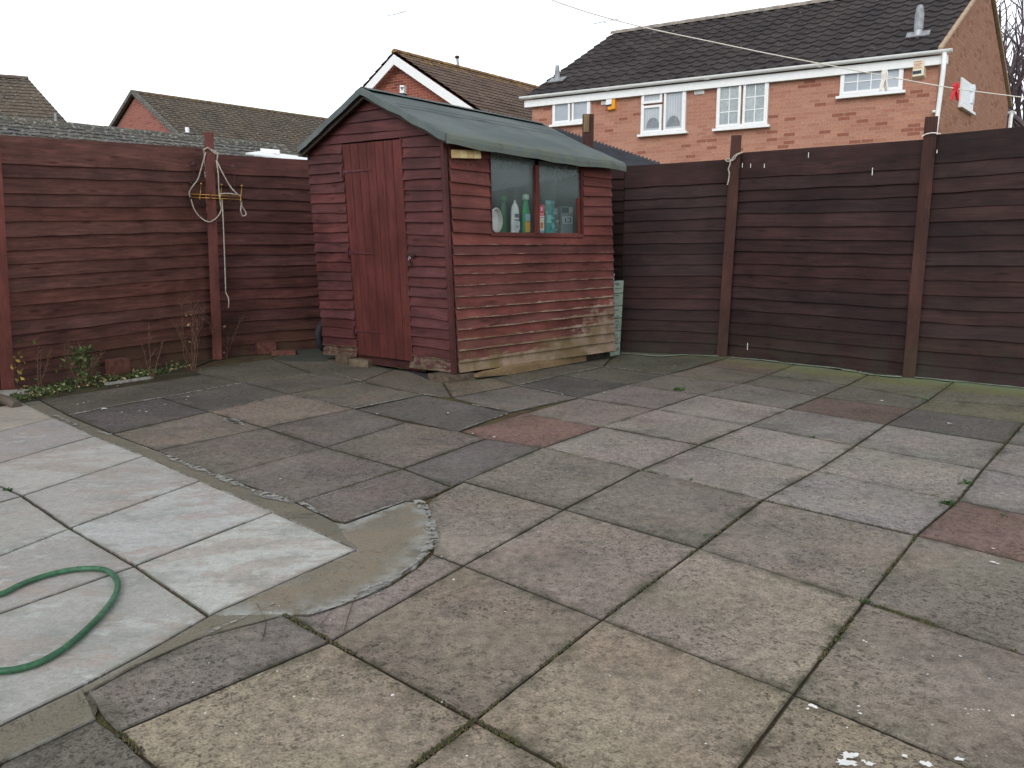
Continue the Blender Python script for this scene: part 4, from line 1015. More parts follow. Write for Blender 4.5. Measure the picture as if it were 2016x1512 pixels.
# pine hook rail above the left of the window
a, b = Sd(890, 303, .05), Sd(945, 304.5, .05)
hk = thing('hook_rail', 'short varnished pine rail with four small hooks under the shed eave', 'hook rail', lerp(a, b, .5))
r_ = MB()
for i in range(4):
    p, q = lerp(a, b, i / 4 + .004), lerp(a, b, (i + 1) / 4 - .004); r_.bar(p, q, .024, .062, side=nS, tint=(1.05, 1.0, .9) if i % 2 else (.85, .72, .6), wear=-.3)
r_.build('rail', M['pine'], hk)
for i in range(4):
    c = lerp(a, b, .14 + i * .25) - UP * .03; r_ = MB()
    r_.tube([c, c - UP * .035, c - UP * .05 + nS * .008, c - UP * .055 + nS * .02, c - UP * .043 + nS * .03, c - UP * .033 + nS * .03], .003, 6); r_.build('hook', M['dark_metal'], hk)
# bottles and packets on the window shelf
def shelfpt(px, back=.07, dz=0):
    t = (px - 966) / (1143 - 966); p = lerp(SHELF_TOP[0], SHELF_TOP[1], t) - nS * back; return p + UP * dz
cw = (1, 1, 1)
def bottle(px, back, h, r, col, label, capc, name='bottle', cat='bottle', lab=None, trigger=False, sx=1.0, neck=.3):
    p = shelfpt(px, back); o = thing(name, label, cat, p)
    m_ = MB(); m_.lathe(p, [(r * .92, 0), (r, .008), (r, h * .55), (r * .85, h * .68), (r * neck, h * .8), (r * neck, h * .86)], 16, col, 1, .6, math.atan2(dS.y, dS.x)); m_.build('bottle_body', M['tint'], o, True)
    m_ = MB(); m_.lathe(p + UP * h * .86, [(r * neck * 1.25, 0), (r * neck * 1.25, h * .1), (r * neck * .9, h * .14)], 12, capc)
    if trigger: m_.bar(p + UP * h * .96 - dS * .02, p + UP * h * .99 + dS * .035, .022, .025, tint=capc); m_.bar(p + UP * h * .93 + dS * .02, p + UP * h * .84 + dS * .028, .01, .008, tint=capc)
    m_.build('cap', M['tint'], o, True)
    if lab:
        m_ = MB(); 
        for (h0, h1, w_, cc) in lab:
            q = p + nS * (r * .6 + .002); m_.hexa([q - dS * w_ + UP * h * h0, q + dS * w_ + UP * h * h0, q + dS * w_ - nS * .002 + UP * h * h0, q - dS * w_ - nS * .002 + UP * h * h0], [q - dS * w_ + UP * h * h1, q + dS * w_ + UP * h * h1, q + dS * w_ - nS * .002 + UP * h * h1, q - dS * w_ - nS * .002 + UP * h * h1], cc)
        m_.build('bottle_label', M['tint'], o)
    return o
bottle(1019, .06, .33, .045, S(215, 222, 224), 'white pump bottle with grey printed label behind the left pane', S(30, 34, 40), lab=[(.08, .3, .034, S(190, 200, 204)), (.32, .36, .03, S(96, 108, 122)), (.4, .5, .028, S(84, 96, 112)), (.14, .2, .02, S(140, 152, 160))], neck=.25)
bottle(1041, .07, .34, .043, S(24, 150, 84), 'bright green bottle with white cap and orange label beside the window mullion', S(190, 226, 200), lab=[(.04, .3, .03, S(216, 160, 60)), (.32, .5, .03, S(150, 180, 196))], neck=.6)
bottle(1008, .13, .32, .045, S(12, 92, 48), 'dark green bottle standing behind the white pump bottle', S(20, 120, 60), neck=.6)
# pink and white packet
p = shelfpt(1069, .05); o = thing('packet', 'pink and white cardboard packet just right of the window mullion', 'packet', p)
m_ = MB(); q = lambda z: [p - dS * .038 + UP * z, p + dS * .038 + UP * z, p + dS * .038 - nS * .03 + UP * z, p - dS * .038 - nS * .03 + UP * z]
m_.hexa(q(0), q(.03), S(120, 170, 200)); m_.hexa(q(.03), q(.13), S(232, 222, 196)); m_.hexa(q(.13), q(.16), S(240, 236, 234)); m_.hexa(q(.16), q(.255), S(232, 66, 100)); m_.build('box_body', M['tint'], o)
m_ = MB()
for z0, z1, x0, x1, c in [(.172, .178, -.03, .03, S(245, 225, 230)), (.14, .147, -.03, .03, S(226, 70, 104)), (.05, .1, -.012, .02, S(206, 120, 80)), (.205, .235, -.01, .012, S(246, 214, 220))]:
    q2 = lambda z: [p + dS * x0 + nS * .002 + UP * z, p + dS * x1 + nS * .002 + UP * z, p + dS * x1 + UP * z, p + dS * x0 + UP * z]; m_.hexa(q2(z0), q2(z1), c)
m_.build('print', M['tint'], o)
# teal crumpled bag
def bag(px, back, w, h, col, label, name='plastic_bag', cat='bag', k=1, col2=None, d=.05):
    p = shelfpt(px, back); o = thing(name, label, cat, p); m_ = MB(); n_a, n_b = 14, 9; G = []
    for j in range(n_b + 1):
        t = j / n_b; row = []
        wid = w * (1 - .25 * t ** 3); dep = d * (1 - .8 * t)
        for i in range(n_a):
            a = 2 * math.pi * i / n_a; q = p + dS * (math.cos(a) * wid) + nS * (math.sin(a) * dep) + UP * h * t
            q += (dS + nS) * nz((math.cos(a) * 2, math.sin(a) * 2, t * 4), 1.5, k) * .02 + UP * nz((a, t, 0), 2, k) * .012 * t; row.append(q)
        G.append(row)
    for j in range(n_b):
        for i in range(n_a):
            i2 = (i + 1) % n_a; c = col2 if (col2 and nz((i * .9, j * .3, 0), 1.1, k) > .12) else col; m_.face([G[j][i], G[j][i2], G[j + 1][i2], G[j + 1][i]], None, c)
    m_.face(G[-1], None, col); m_.face(G[0][::-1], None, col); m_.build('bag_body', M['tint'], o); return o
bag(1088, .06, .062, .30, S(28, 130, 130), 'crumpled teal plastic bag behind the pink packet in the window', k=4, col2=S(110, 180, 176), d=.03)
bag(969, .07, .04, .29, S(52, 150, 214), 'blue plastic bag at the left edge of the shed window', k=7, col2=S(130, 190, 226), d=.03)
# roll of tape / white pot lying on its side
p = shelfpt(983, .055, .105); o = thing('plastic_pot', 'white plastic pot lying on its side in the left corner of the window', 'pot', p)
m_ = MB(); 
def disc(mb, c, ax, prof, n=20, tint=(1, 1, 1)):
    ax = ax.normalized(); u = ax.orthogonal().normalized(); v = ax.cross(u); rings = []
    for r, h_, *cc in prof: rings.append(([c + ax * h_ + (u * math.cos(2 * math.pi * k / n) + v * math.sin(2 * math.pi * k / n)) * r for k in range(n)], cc[0] if cc else tint))
    for (a, ca), (b, cb) in zip(rings, rings[1:]):
        for k in range(n): mb.face([a[k], a[(k + 1) % n], b[(k + 1) % n], b[k]], None, ca)
    mb.face(rings[0][0][::-1], None, tint); mb.face(rings[-1][0], None, rings[-1][1])
disc(m_, p, (nS + dS * .3).normalized(), [(.07, -.06), (.1, .0, S(226, 226, 220)), (.105, .01, S(240, 238, 232)), (.095, .014, S(200, 196, 190)), (.085, -.02, S(225, 225, 226)), (.03, -.03, S(240, 240, 240))], tint=S(214, 206, 176)); m_.build('pot_body', M['tint'], o, True)
# framed print / box at right
a, b = shelfpt(1118, .1), shelfpt(1140, .08); o = thing('printed_box', 'grey box with a black printed panel in the right corner of the window', 'box', a)
m_ = MB(); w_ = -nS * .12; m_.hexa([a, b, b + w_, a + w_], [a + UP * .26, b + UP * .26, b + w_ + UP * .26, a + w_ + UP * .26], S(110, 122, 128)); m_.build('box_body', M['tint'], o)
m_ = MB()
for z0, z1, s0, s1, c in [(.2, .25, .05, .6, S(28, 36, 40)), (.2, .25, .68, .95, S(150, 160, 160)), (.1, .17, .1, .95, S(150, 164, 170)), (.12, .15, .3, .38, S(40, 48, 54)), (.115, .12, .3, .8, S(40, 48, 54)), (.15, .155, .5, .8, S(40, 48, 54)), (.12, .15, .72, .8, S(40, 48, 54))]:
    u_, v_ = lerp(a, b, s0) + nS * .003, lerp(a, b, s1) + nS * .003
    if z0 in (.12, .115, .15): u_ += nS * .002; v_ += nS * .002
    m_.hexa([u_ + UP * z0, v_ + UP * z0, v_ - nS * .002 + UP * z0, u_ - nS * .002 + UP * z0], [u_ + UP * z1, v_ + UP * z1, v_ - nS * .002 + UP * z1, u_ - nS * .002 + UP * z1], c)
m_.build('print', M['tint'], o)
bag(1108, .14, .07, .24, S(96, 104, 98), 'clear crumpled bag at the back of the right window pane', k=9, col2=S(150, 156, 148), d=.04)
# blocks carrying the shed
def block(px, py, sx, sy, sz, rz, label, tint=(1, 1, 1), name='support_block'):
    p = gp(px, py); m_ = MB(); ex = Vector((math.cos(rz), math.sin(rz), 0)); ey = Vector((-math.sin(rz), math.cos(rz), 0)); 
    m_.box(p + ey * sy / 2 + ex * 0 - UP * .004, sx, sy, sz + .004, rz, tuple(t_ * .72 for t_ in tint)); return tag(m_.build(name, M['stone'], origin=p), label, 'block', 'blocks under the shed')
azF = math.atan2(dF.y, dF.x)
block(862, 752, .26, .3, .055, azF, 'flat grey-brown block under the shed corner nearest the viewer', (.8, .78, .75))
block(672, 716, .2, .1, .08, azF, 'darker split block under the left end of the shed front', (.85, .8, .76)); block(706, 722, .22, .14, .062, azF + .3, 'pale mossy block beside the split block under the shed front', (1.15, 1.15, 1.05))
block(1170, 707, .26, .2, .07, azF + R(90), 'dark block under the right end of the shed side', (.45, .42, .4))
# rotten plank
pl = MB(); a, b = gp(936, 744, .02), gp(1150, 706, .03)
nseg = 12; pr = None
for i in range(nseg + 1):
    s = i / nseg; c = lerp(a, b, s) - nS * .0 + UP * (.018 + .006 * nz((i * .6, 0, 0), 1)); hh = (.012 + .024 * min(1, s * 4)) * (1 + .25 * nz((i, 4, 0), .8)); ww = .03
    ring = [c + nS * ww - UP * hh, c + nS * ww * .8 + UP * hh, c - nS * ww + UP * hh, c - nS * ww - UP * hh]
    if pr:
        for k in range(4): pl.face([pr[k], ring[k], ring[(k + 1) % 4], pr[(k + 1) % 4]], [(s, k * .1), (s + .2, k * .1), (s + .2, k * .1 + .08), (s, k * .1 + .08)], (1, 1, 1), .2)
    else: pl.face(ring[::-1], None)
    pr = ring
pl.face(pr, None); tag(pl.build('rotten_plank', M['bare_wood'], origin=a), 'rotten light brown plank lying on the slabs along the shed side', 'plank')
# toy-like bits beneath the front
p = gp(800, 728, .01); mt = MB(); 
mt.hexa([gp(783, 722), gp(845, 748), gp(862, 742), gp(805, 712)], [q + UP * .012 for q in (gp(783, 722), gp(845, 748), gp(862, 742), gp(805, 712))]); tag(mt.build('rubber_mat', M['rubber'], origin=gp(800, 728)), 'black mat edge poking out from under the shed', 'mat')
g_ = MB(); g_.lathe(gp(798, 726, .015), [(.035, 0), (.06, .012), (.055, .03), (.02, .038)], 12, S(24, 150, 70), 1.3, .7); tag(g_.build('plastic_scoop', M['tint'], smooth=True, origin=gp(798, 726)), 'green plastic scoop lying under the shed front', 'scoop')
g_ = MB(); g_.lathe(gp(822, 730, .013), [(.02, 0), (.034, .01), (.034, .018), (.015, .024)], 12, S(190, 84, 44), 1.5, .6); tag(g_.build('plastic_dish', M['tint'], smooth=True, origin=gp(820, 734)), 'orange plastic dish on the black mat under the shed', 'dish')
# wheel behind the left corner
Wc = at(643, 673, 8.55); W = thing('trolley_wheel', 'black-tyred wheel with red rim behind the left corner of the shed', 'wheel', Vector((Wc.x, Wc.y, 0)))
ax = Vector((.92, -.38, 0)).normalized(); u = UP; v = ax.cross(u)
RW = .178; Wc = Vector((Wc.x, Wc.y, RW + .002))
m_ = MB(); m_.tube([Wc + (u * math.cos(t) + v * math.sin(t)) * (RW - .034) for t in [2 * math.pi * i / 28 for i in range(28)]], .034, 12, closed=True); m_.build('tyre', M['rubber'], W, True)
m_ = MB(); disc(m_, Wc, ax, [(.115, -.012), (.118, .012), (.1, .016), (.06, .004), (.03, .02)], 24); m_.build('rim', M['rim'], W, True)
m_ = MB(); m_.tube([Wc - ax * .05, Wc + ax * .06], .014); m_.build('axle', M['metal'], W)
# tall pale printed board pack on the right
a, b = gp(1201, 702), gp(1220, 698); b = Vector((b.x, b.y, 0)); a = Vector((a.x, a.y, 0)); ta = at(1201, 553, a.y); tb = at(1228, 551, b.y)
o = thing('polystyrene_pack', 'tall pale green printed pack of boards standing between shed and dark fence', 'pack', lerp(a, b, .5))
w_ = Vector((-.02, .14, 0)); m_ = MB(); z6 = []
for i in range(7):
    s = i / 6; z6.append((lerp(a, ta, s), lerp(b, tb, s)))
for i in range(6):
    (p0, p1), (q0_, q1_) = z6[i], z6[i + 1]; f = random.uniform(.88, 1.05); c = tuple(x * f for x in S(152, 170, 156))
    m_.hexa([p0, p1, p1 + w_, p0 + w_], [q0_ - UP * .008, q1_ - UP * .008, q1_ + w_ - UP * .008, q0_ + w_ - UP * .008], c)
m_.build('boards', M['tint'], o)
m_ = MB(); rr = random.Random(4)
for i in range(22):
    s = rr.uniform(.04, .97); l, r_ = lerp(a, ta, s), lerp(b, tb, s); x0 = rr.uniform(.2, .5); x1 = rr.uniform(.6, .95); q = Vector((0, -.003, 0))
    m_.hexa([lerp(l, r_, x0) + q, lerp(l, r_, x1) + q, lerp(l, r_, x1), lerp(l, r_, x0)], [p + UP * rr.choice([.004, .006, .012]) for p in [lerp(l, r_, x0) + q, lerp(l, r_, x1) + q, lerp(l, r_, x1), lerp(l, r_, x0)]], S(92, 108, 104))
m_.build('print', M['tint'], o)
p = lerp(ta, tb, .15) + Vector((0, .05, 0)); o = thing('spray_can', 'small white can standing on the pale green pack', 'can', p); m_ = MB()
m_.lathe(p, [(.024, 0), (.026, .01), (.026, .05)], 12, S(206, 214, 224)); m_.build('can_body', M['tint'], o, True); m_ = MB(); m_.lathe(p + UP * .05, [(.03, 0), (.03, .018), (.02, .022)], 12, S(226, 232, 238)); m_.build('cap', M['tint'], o, True)
# ================================================================== ROPES, RACK, LINE
def LFp(px, py, out=.07): return hit(px, py, BLa + nLa * out, nLa)
pn = tow(POSTL[0] - CAM, POSTL[0])
def PP(px, py, out=.06): return hit(px, py, POSTL[0] + pn * out, pn)
def smooth_path(P, n=6):
    out = []
    for i in range(len(P) - 1):
        p0 = P[max(i - 1, 0)]; p1 = P[i]; p2 = P[i + 1]; p3 = P[min(i + 2, len(P) - 1)]
        for k in range(n):
            t = k / n; out.append(.5 * ((2 * p1) + (p2 - p0) * t + (2 * p0 - 5 * p1 + 4 * p2 - p3) * t * t + (3 * p1 - p0 - 3 * p2 + p3) * t ** 3))
    out.append(P[-1]); return out
rp = MB()
loops = [[(403,296),(406,292),(414,294),(425,299),(430,306)], [(401,296),(409,291),(418,298),(428,304)], [(405,300),(398,325),(390,352),(380,366),(373,378),(374,388)], [(376,392),(383,413),(396,429),(411,437),(424,431),(433,420),(436,408),(433,390)],
 [(426,316),(430,345),(431,375),(434,400),(437,415)], [(427,317),(438,340),(452,365),(463,378),(473,386)], [(437,392),(439,425),(442,500),(444,560),(445,577),(450,588),(450,606)], [(474,391),(476,405),(484,418),(483,424),(477,424),(474,413),(476,398)], [(433,382),(450,381),(470,384)], [(429,300),(428,310),(427,318)]]
for L in loops: rp.tube(smooth_path([PP(x, y, .055 + .02 * (i % 2)) for i, (x, y) in enumerate(L)]), .0062, 6)
tag(rp.build('rope', M['rope'], smooth=True, origin=PP(411, 294)), 'thin grey rope looped over the left fence post, one long end hanging straight down', 'rope')
o = thing('hook_rack', 'brass wire hook rack hanging across the left fence post', 'rack', PP(425, 384))
m_ = MB(); m_.tube([PP(373, 382), PP(474, 387)], .005, 6); m_.tube([PP(373, 388), PP(474, 393)], .005, 6); m_.build('rail', M['brass'], o, True)
for (x, y, y2) in [(381, 322, 384), (461, 327, 386)]:
    m_ = MB(); a = PP(x, y, .03); m_.tube([a, PP(x + 1, y2)], .003, 6); m_.bar(a - Vector((.02, 0, 0)), a + Vector((.02, 0, 0)), .03, .03); m_.build('hanger', M['dark_metal'], o)
for i in range(6):
    x = 374 + i * 20; m_ = MB(); y = 383 + i; m_.tube([PP(x + 2, y - 20, .03), PP(x + 1, y - 8, .05), PP(x, y, .065), PP(x - 1, y + 8, .08), PP(x, y + 10, .09), PP(x, y + 5, .1)], .004, 6)
    m_.lathe(PP(x + 2, y - 22, .035), [(.008, -.01), (.012, 0), (.008, .01)], 8); m_.build('hook', M['brass'] if i % 2 else M['dark_metal'], o, True)
# rope on second right post
n2_ = tow(POST2[0] - CAM, POST2[0]); P2 = lambda x, y, o_=.06: hit(x, y, POST2[0] + n2_ * o_, n2_)
rp = MB()
for L in [[(1462,300),(1452,303),(1445,308),(1440,315),(1433,318),(1429,316),(1431,313),(1438,314)], [(1461,300),(1450,306),(1446,313),(1439,317)], [(1438,316),(1437,325),(1434,333),(1436,342),(1434,356),(1432,364)]]: rp.tube(smooth_path([P2(*q) for q in L]), .0065, 6)
tag(rp.build('rope', M['rope'], smooth=True, origin=P2(1445, 308)), 'short pale rope knotted round the middle post of the dark fence', 'rope')
n1_ = tow(POST1[0] - CAM, POST1[0]); P1 = lambda x, y, o_=.06: hit(x, y, POST1[0] + n1_ * o_, n1_)
rp = MB(); rp.tube(smooth_path([P1(1815, 269), P1(1823, 264), P1(1838, 261.5), P1(1852, 263.5)]), .0045, 6)
tag(rp.build('cord', M['line'], smooth=True, origin=P1(1830, 262)), 'thin white cord looped round the right-hand post of the dark fence', 'cord')
# clothes line
lp_ = [(500, -190, 3.0), (900, -75, 3.15), (1100, 5, 3.3), (1248, 49, 3.4), (1400, 82, 3.5), (1520, 107, 3.55), (1640, 130, 3.6), (1776, 156, 3.65), (1880, 174, 3.7), (1985, 188, 3.75), (2150, 207, 3.85), (2400, 225, 4.0)]
cl = MB(); cl.tube(smooth_path([at(*q) for q in lp_]), .0022, 6)
tag(cl.build('washing_line', M['line'], smooth=True, origin=at(1640, 130, 3.6)), 'thin white washing line stretched high across the front of the large brick house', 'washing line')
def peg(px, py, Y, mat, label, rz=.3, L=.085):
    c = at(px, py, Y); o = thing('clothes_peg', label, 'clothes peg', c, 'pegs on the washing line'); ax = Vector((math.cos(rz), math.sin(rz), 0)); n_ = ax.cross(UP)
    for sgn in (-1, 1):
        m_ = MB(); top = c + UP * L * .35 + ax * sgn * .004; mid = c + ax * sgn * .004; bot = c - UP * L * .65 + ax * sgn * .016
        prof = [(top, .007), (c + UP * L * .15 + ax * sgn * .006, .01), (mid - UP * .008, .008), (lerp(mid, bot, .5), .008), (bot, .006)]
        for (p, w), (q, w2) in zip(prof, prof[1:]):
            m_.hexa([q + ax * -.0035 - n_ * w2, q + ax * .0035 - n_ * w2, q + ax * .0035 + n_ * w2, q - ax * .0035 + n_ * w2], [p - ax * .0035 - n_ * w, p + ax * .0035 - n_ * w, p + ax * .0035 + n_ * w, p - ax * .0035 + n_ * w])
        m_.build('prong', mat, o)
    m_ = MB(); m_.tube([c - ax * .009 + UP * .008, c + ax * .009 + UP * .008], .005, 8); m_.build('spring', mat, o)
peg(1741, 152, 3.62, M['peg_white'], 'white plastic peg, leftmost on the washing line, in front of a window', .35)
peg(1881, 175, 3.7, M['peg_red'], 'red plastic clothes peg on the washing line', .15, .072)
peg(1915, 180, 3.72, M['peg_grey'], 'pale grey peg on the washing line just right of the red peg', .9, .08)
# hose
hp = [(-330, 1235), (-200, 1215), (-60, 1180), (0, 1170), (40, 1151), (90, 1133), (140, 1122), (185, 1119), (212, 1124), (228, 1138), (232, 1155), (225, 1175), (208, 1200), (180, 1230), (145, 1262), (110, 1287), (70, 1307), (30, 1318), (-10, 1322), (-120, 1330), (-260, 1345)]
hs_ = MB(); hs_.tube(smooth_path([gp(x, y, .011) for x, y in hp], 8), .0086, 12)
tag(hs_.build('garden_hose', M['hose'], smooth=True, origin=gp(232, 1155)), 'green garden hose curving in a loop over the pale slabs', 'hose')

# ================================================================== PLANTS AND DEBRIS BY THE LEFT FENCE
def twigs(base, h, n, spread, seed, mb, r0=.006, droop=.0, sub=3):
    rg = random.Random(seed)
    for i in range(n):
        a = rg.uniform(0, 6.28); d = Vector((math.cos(a) * spread * rg.random(), math.sin(a) * spread * .5 * rg.random(), 1)).normalized()
        p = base + Vector((rg.uniform(-.04, .04), rg.uniform(-.02, .02), 0)); pts = [p]; L = h * rg.uniform(.6, 1.05); k = 7
        for j in range(k):
            d = (d + Vector((rg.uniform(-.16, .16), rg.uniform(-.1, .1), 0))).normalized(); p = p + d * L / k; pts.append(p)
            if j > 1 and rg.random() < .75:
                for _ in range(sub - 1):
                    b = (d + Vector((rg.uniform(-1, 1), rg.uniform(-.5, .5), rg.uniform(-.1, .4)))).normalized(); l = L * rg.uniform(.08, .22)
                    q1 = p + b * l * .5; q2 = q1 + (b + Vector((rg.uniform(-.3, .3), 0, .3))).normalized() * l * .5
                    mb.tube([p, q1, q2], [r0 * .5, r0 * .4, r0 * .2], 4)
        mb.tube(pts, [r0 * (1 - .75 * t / k) for t in range(k + 1)], 5)
def leaf(mb, p, d, s, c, rg):
    d = d.normalized(); w = d.cross(Vector((rg.uniform(-1, 1), rg.uniform(-1, 1), rg.uniform(-.2, 1)))).normalized() * s * .32
    n_ = d.cross(w).normalized() * s * .1
    mb.face([p, p + d * s * .35 + w + n_, p + d * s, p + d * s * .35 - w + n_], [(0, 0)] * 4, c)
def leaves(mb, base, rx, ry, h, n, s, cols, seed, zpow=1.0):
    rg = random.Random(seed)
    for i in range(n):
        z = h * rg.random() ** zpow; t = 1 - .5 * z / h; p = base + Vector((rg.gauss(0, rx * t * .5), rg.gauss(0, ry * t * .5), z))
        d = Vector((rg.uniform(-1, 1), rg.uniform(-1, 1), rg.uniform(-.1, .9))); c = rg.choice(cols); f = rg.uniform(.7, 1.3)
        leaf(mb, p, d, s * rg.uniform(.6, 1.3), (c[0] * f, c[1] * f, c[2] * f), rg)
GR = [S(58, 84, 44), S(68, 92, 50), S(50, 72, 38), S(86, 96, 54), S(84, 82, 50)]
def shrub(label, px, py, h, n, spread, seed, nl=0, cols=GR, name='bare_shrub', cat='shrub', r0=.005, rx=.1, sub=3):
    b = gp(px, py); o = thing(name, label, cat, b, None); m_ = MB(); twigs(b, h, n, spread, seed, m_, r0, sub=sub); m_.build('stems', M['twig'], o)
    if nl: m_ = MB(); leaves(m_, b, rx, rx * .7, h * .9, nl, .035, cols, seed); m_.build('foliage', M['leaf'], o)
shrub('sparse bare stems with a few leaves by the far-left fence post', 80, 768, .42, 3, .7, 3, 14, r0=.004)
shrub('low bushy green weed with bare stems above it, before the left fence', 165, 762, .34, 8, .6, 8, 260, name='leafy_weed', cat='weed', rx=.17)
shrub('thin forked bare stem rising from the weeds, left of the middle post', 292, 746, .42, 3, .5, 14, 0, r0=.0045)
shrub('dense clump of upright bare twigs close to the middle fence post', 378, 731, .60, 10, .4, 21, 10, r0=.003, cols=[S(120, 100, 60)], sub=4)
shrub('low bare twiggy shrub right of the middle fence post', 446, 706, .42, 7, .8, 27, 6, r0=.0035, cols=[S(110, 84, 66)])
shrub('small plant with yellowing leaves at the foot of the far-left post', 44, 772, .34, 3, .5, 33, 26, cols=[S(150, 130, 60), S(120, 110, 60)], rx=.08, r0=.003)
gc = MB(); rg = random.Random(12)
for i in range(2000):
    t = rg.random(); px = 20 + 350 * t; low = 794 - 63 * ((px - 40) / 330); hi = low - 14 - 12 * rg.random(); py = rg.uniform(hi, low - 1.5)
    p = gp(px, py); 
    if nz(p, 3.2, 6) < -.12: continue
    d = Vector((rg.uniform(-1, 1), rg.uniform(-1, 1), rg.uniform(.1, 1.1))); c = rg.choice(GR); f = rg.uniform(.6, 1.2); leaf(gc, p + UP * rg.uniform(0, .035), d, rg.uniform(.01, .03), (c[0] * f, c[1] * f, c[2] * f), rg)
for i in range(160):
    px = rg.uniform(30, 370); low = 792 - 63 * ((px - 40) / 330); p = gp(px, rg.uniform(low - 18, low)); leaf(gc, p + UP * .02, Vector((rg.uniform(-1, 1), rg.uniform(-1, 1), .2)), rg.uniform(.02, .04), S(160, 150, 110), rg)
tag(gc.build('ground_cover', M['leaf']), 'low green weeds and dead leaves on the soil strip by the left fence', kind='stuff')
# weeds in joints
def tuft(px, py, n, s, label, seed, grassy=False):
    m_ = MB(); b = gp(px, py); rg = random.Random(seed)
    s *= .62
    for i in range(int(n * .8)):
        a = rg.uniform(0, 6.28); d = Vector((math.cos(a), math.sin(a), rg.uniform(.2, 1.2))); c = rg.choice([S(58, 84, 50), S(68, 92, 54), S(50, 74, 44)])
        p = b + Vector((rg.gauss(0, s * .5), rg.gauss(0, s * .5), 0))
        leaf(m_, p, d, s * rg.uniform(.5, 1.1), c, rg)
    tag(m_.build('weed_tuft', M['leaf'], origin=b), label, 'weed')
tuft(1337, 768, 40, .055, 'grassy tuft between slabs to the right of the shed', 1)
tuft(1598, 861, 14, .03, 'tiny weed in a joint between grey slabs near the right fence', 2)
tuft(1904, 953, 22, .04, 'weed in the slab joint on the right, above the red slab corner', 3); tuft(1865, 993, 34, .045, 'leafy weed at the corner of the red slab on the right edge', 4)
tuft(1705, 1186, 40, .022, 'small green weed at a slab corner in the right foreground', 5); tuft(1650, 1258, 16, .018, 'tiny clover-like weed in the joint below the right foreground corner', 6)
tuft(1389, 1056, 14, .02, 'sprig of moss and weed in a joint in the middle of the patio', 7); tuft(1360, 945, 7, .03, 'single small shoot in the joint between sand and grey slabs', 8)
tuft(12, 966, 30, .03, 'small weed in the joint of the pale slabs at the left edge', 9); tuft(1825, 788, 18, .03, 'dark weed in the joint near the mossy slabs by the right fence', 10)
tuft(1975, 1016, 16, .025, 'thin weed along the top edge of the red slab at the right edge', 11)
# moss in joints
ms = MB(); rg = random.Random(5)
def mossline(pix, n, s):
    P = [gp(*q) for q in pix]; 
    for a, b in zip(P, P[1:]):
        for i in range(n):
            t = rg.random(); p = lerp(a, b, t)
            if nz(p, 4, 3) < -.05: continue
            p = p + Vector((rg.gauss(0, .0035), rg.gauss(0, .0035), 0)); r = s * rg.uniform(.4, 1.2); c = rg.choice([S(60, 60, 32), S(78, 76, 34), S(66, 54, 38), S(48, 56, 30)])
            k = 6; pts = [p + Vector((math.cos(6.28 * q / k) * r, math.sin(6.28 * q / k) * r, 0)) for q in range(k)]; top = p + UP * (r * .7 + .003)
            for q in range(k): ms.face([pts[q], pts[(q + 1) % k], top], [(0, 0)] * 3, c)
for L, n in [([(843,1087),(912,1113),(1185,1220)], 170), ([(935,1418),(808,1512)], 160), ([(935,1418),(1108,1512)], 90), ([(1563,1366),(1454,1512)], 130), ([(1701,1185),(2016,1288)], 330), ([(1805,1054),(1701,1185),(1563,1366)], 90), ([(650,1262),(935,1418)], 90),
             ([(1375,1080),(1185,1220),(935,1418)], 70), ([(561,1210),(650,1262)], 60), ([(230,1440),(310,1512)], 60), ([(793,923),(740,940),(583,989)], 50), ([(411,811),(520,842)], 30), ([(850,978),(912,948)], 40), ([(1502,984),(1375,1080)], 40), ([(1069,881),(1261,925),(1502,984),(1805,1054)], 40), ([(1886,986),(1935,924),(2016,833)], 50)]:
    mossline(L, int(n * 1.8), .0035)
tag(ms.build('moss', M['leaf']), 'green and brown moss growing in the joints between the slabs', kind='stuff')
# cracks in the strip slab
ck = MB()
for L in [[(625,1237),(640,1222),(652,1205),(690,1185),(705,1177)], [(678,1245),(684,1222),(694,1190),(700,1180)], [(820,1124),(850,1130)], [(505,1190),(525,1225),(518,1262)]]: ribbon(ck, L, .0024, .0042)
tag(ck.build('slab_cracks', M['joint']), kind='structure')
# loose brick pieces
for (x, y, sx, sy, sz, rz, lab) in [(557, 700, .24, .1, .05, .1, 'pinkish brick piece lying on the path near the wheel'), (520, 697, .2, .08, .12, .6, 'dark red brick on edge against the left fence, beside the pinkish piece')]:
    m_ = MB(); m_.box(gp(x, y) + Vector((0, .06, -.003)), sx, sy, sz, rz); tag(m_.build('brick', M['redbrick'], origin=gp(x, y)), lab, 'brick')
m_ = MB(); m_.box(gp(30, 778), .22, .08, .035, .25); tag(m_.build('kerb_stone', M['stone_strip'], origin=gp(30, 778)), 'pale stone strip lying at the foot of the far-left fence post', 'stone')
m_ = MB(); m_.box(gp(243, 752) + Vector((.05, 0, 0)), .42, .03, .02, R(60)); tag(m_.build('edging_strip', M['stone_strip'], origin=gp(243, 752)), 'thin pale edging strip in the weeds under the left fence', 'edging')
m_ = MB(); m_.tube(smooth_path([gp(-60, 770, .03), gp(-10, 783, .035), gp(18, 790, .03), gp(34, 799, .01)]), .035, 8); tag(m_.build('stub_pipe', M['grey_wood'], origin=gp(0, 785)), 'dark grey stub of pipe lying by the pale slabs at the left edge', 'pipe')
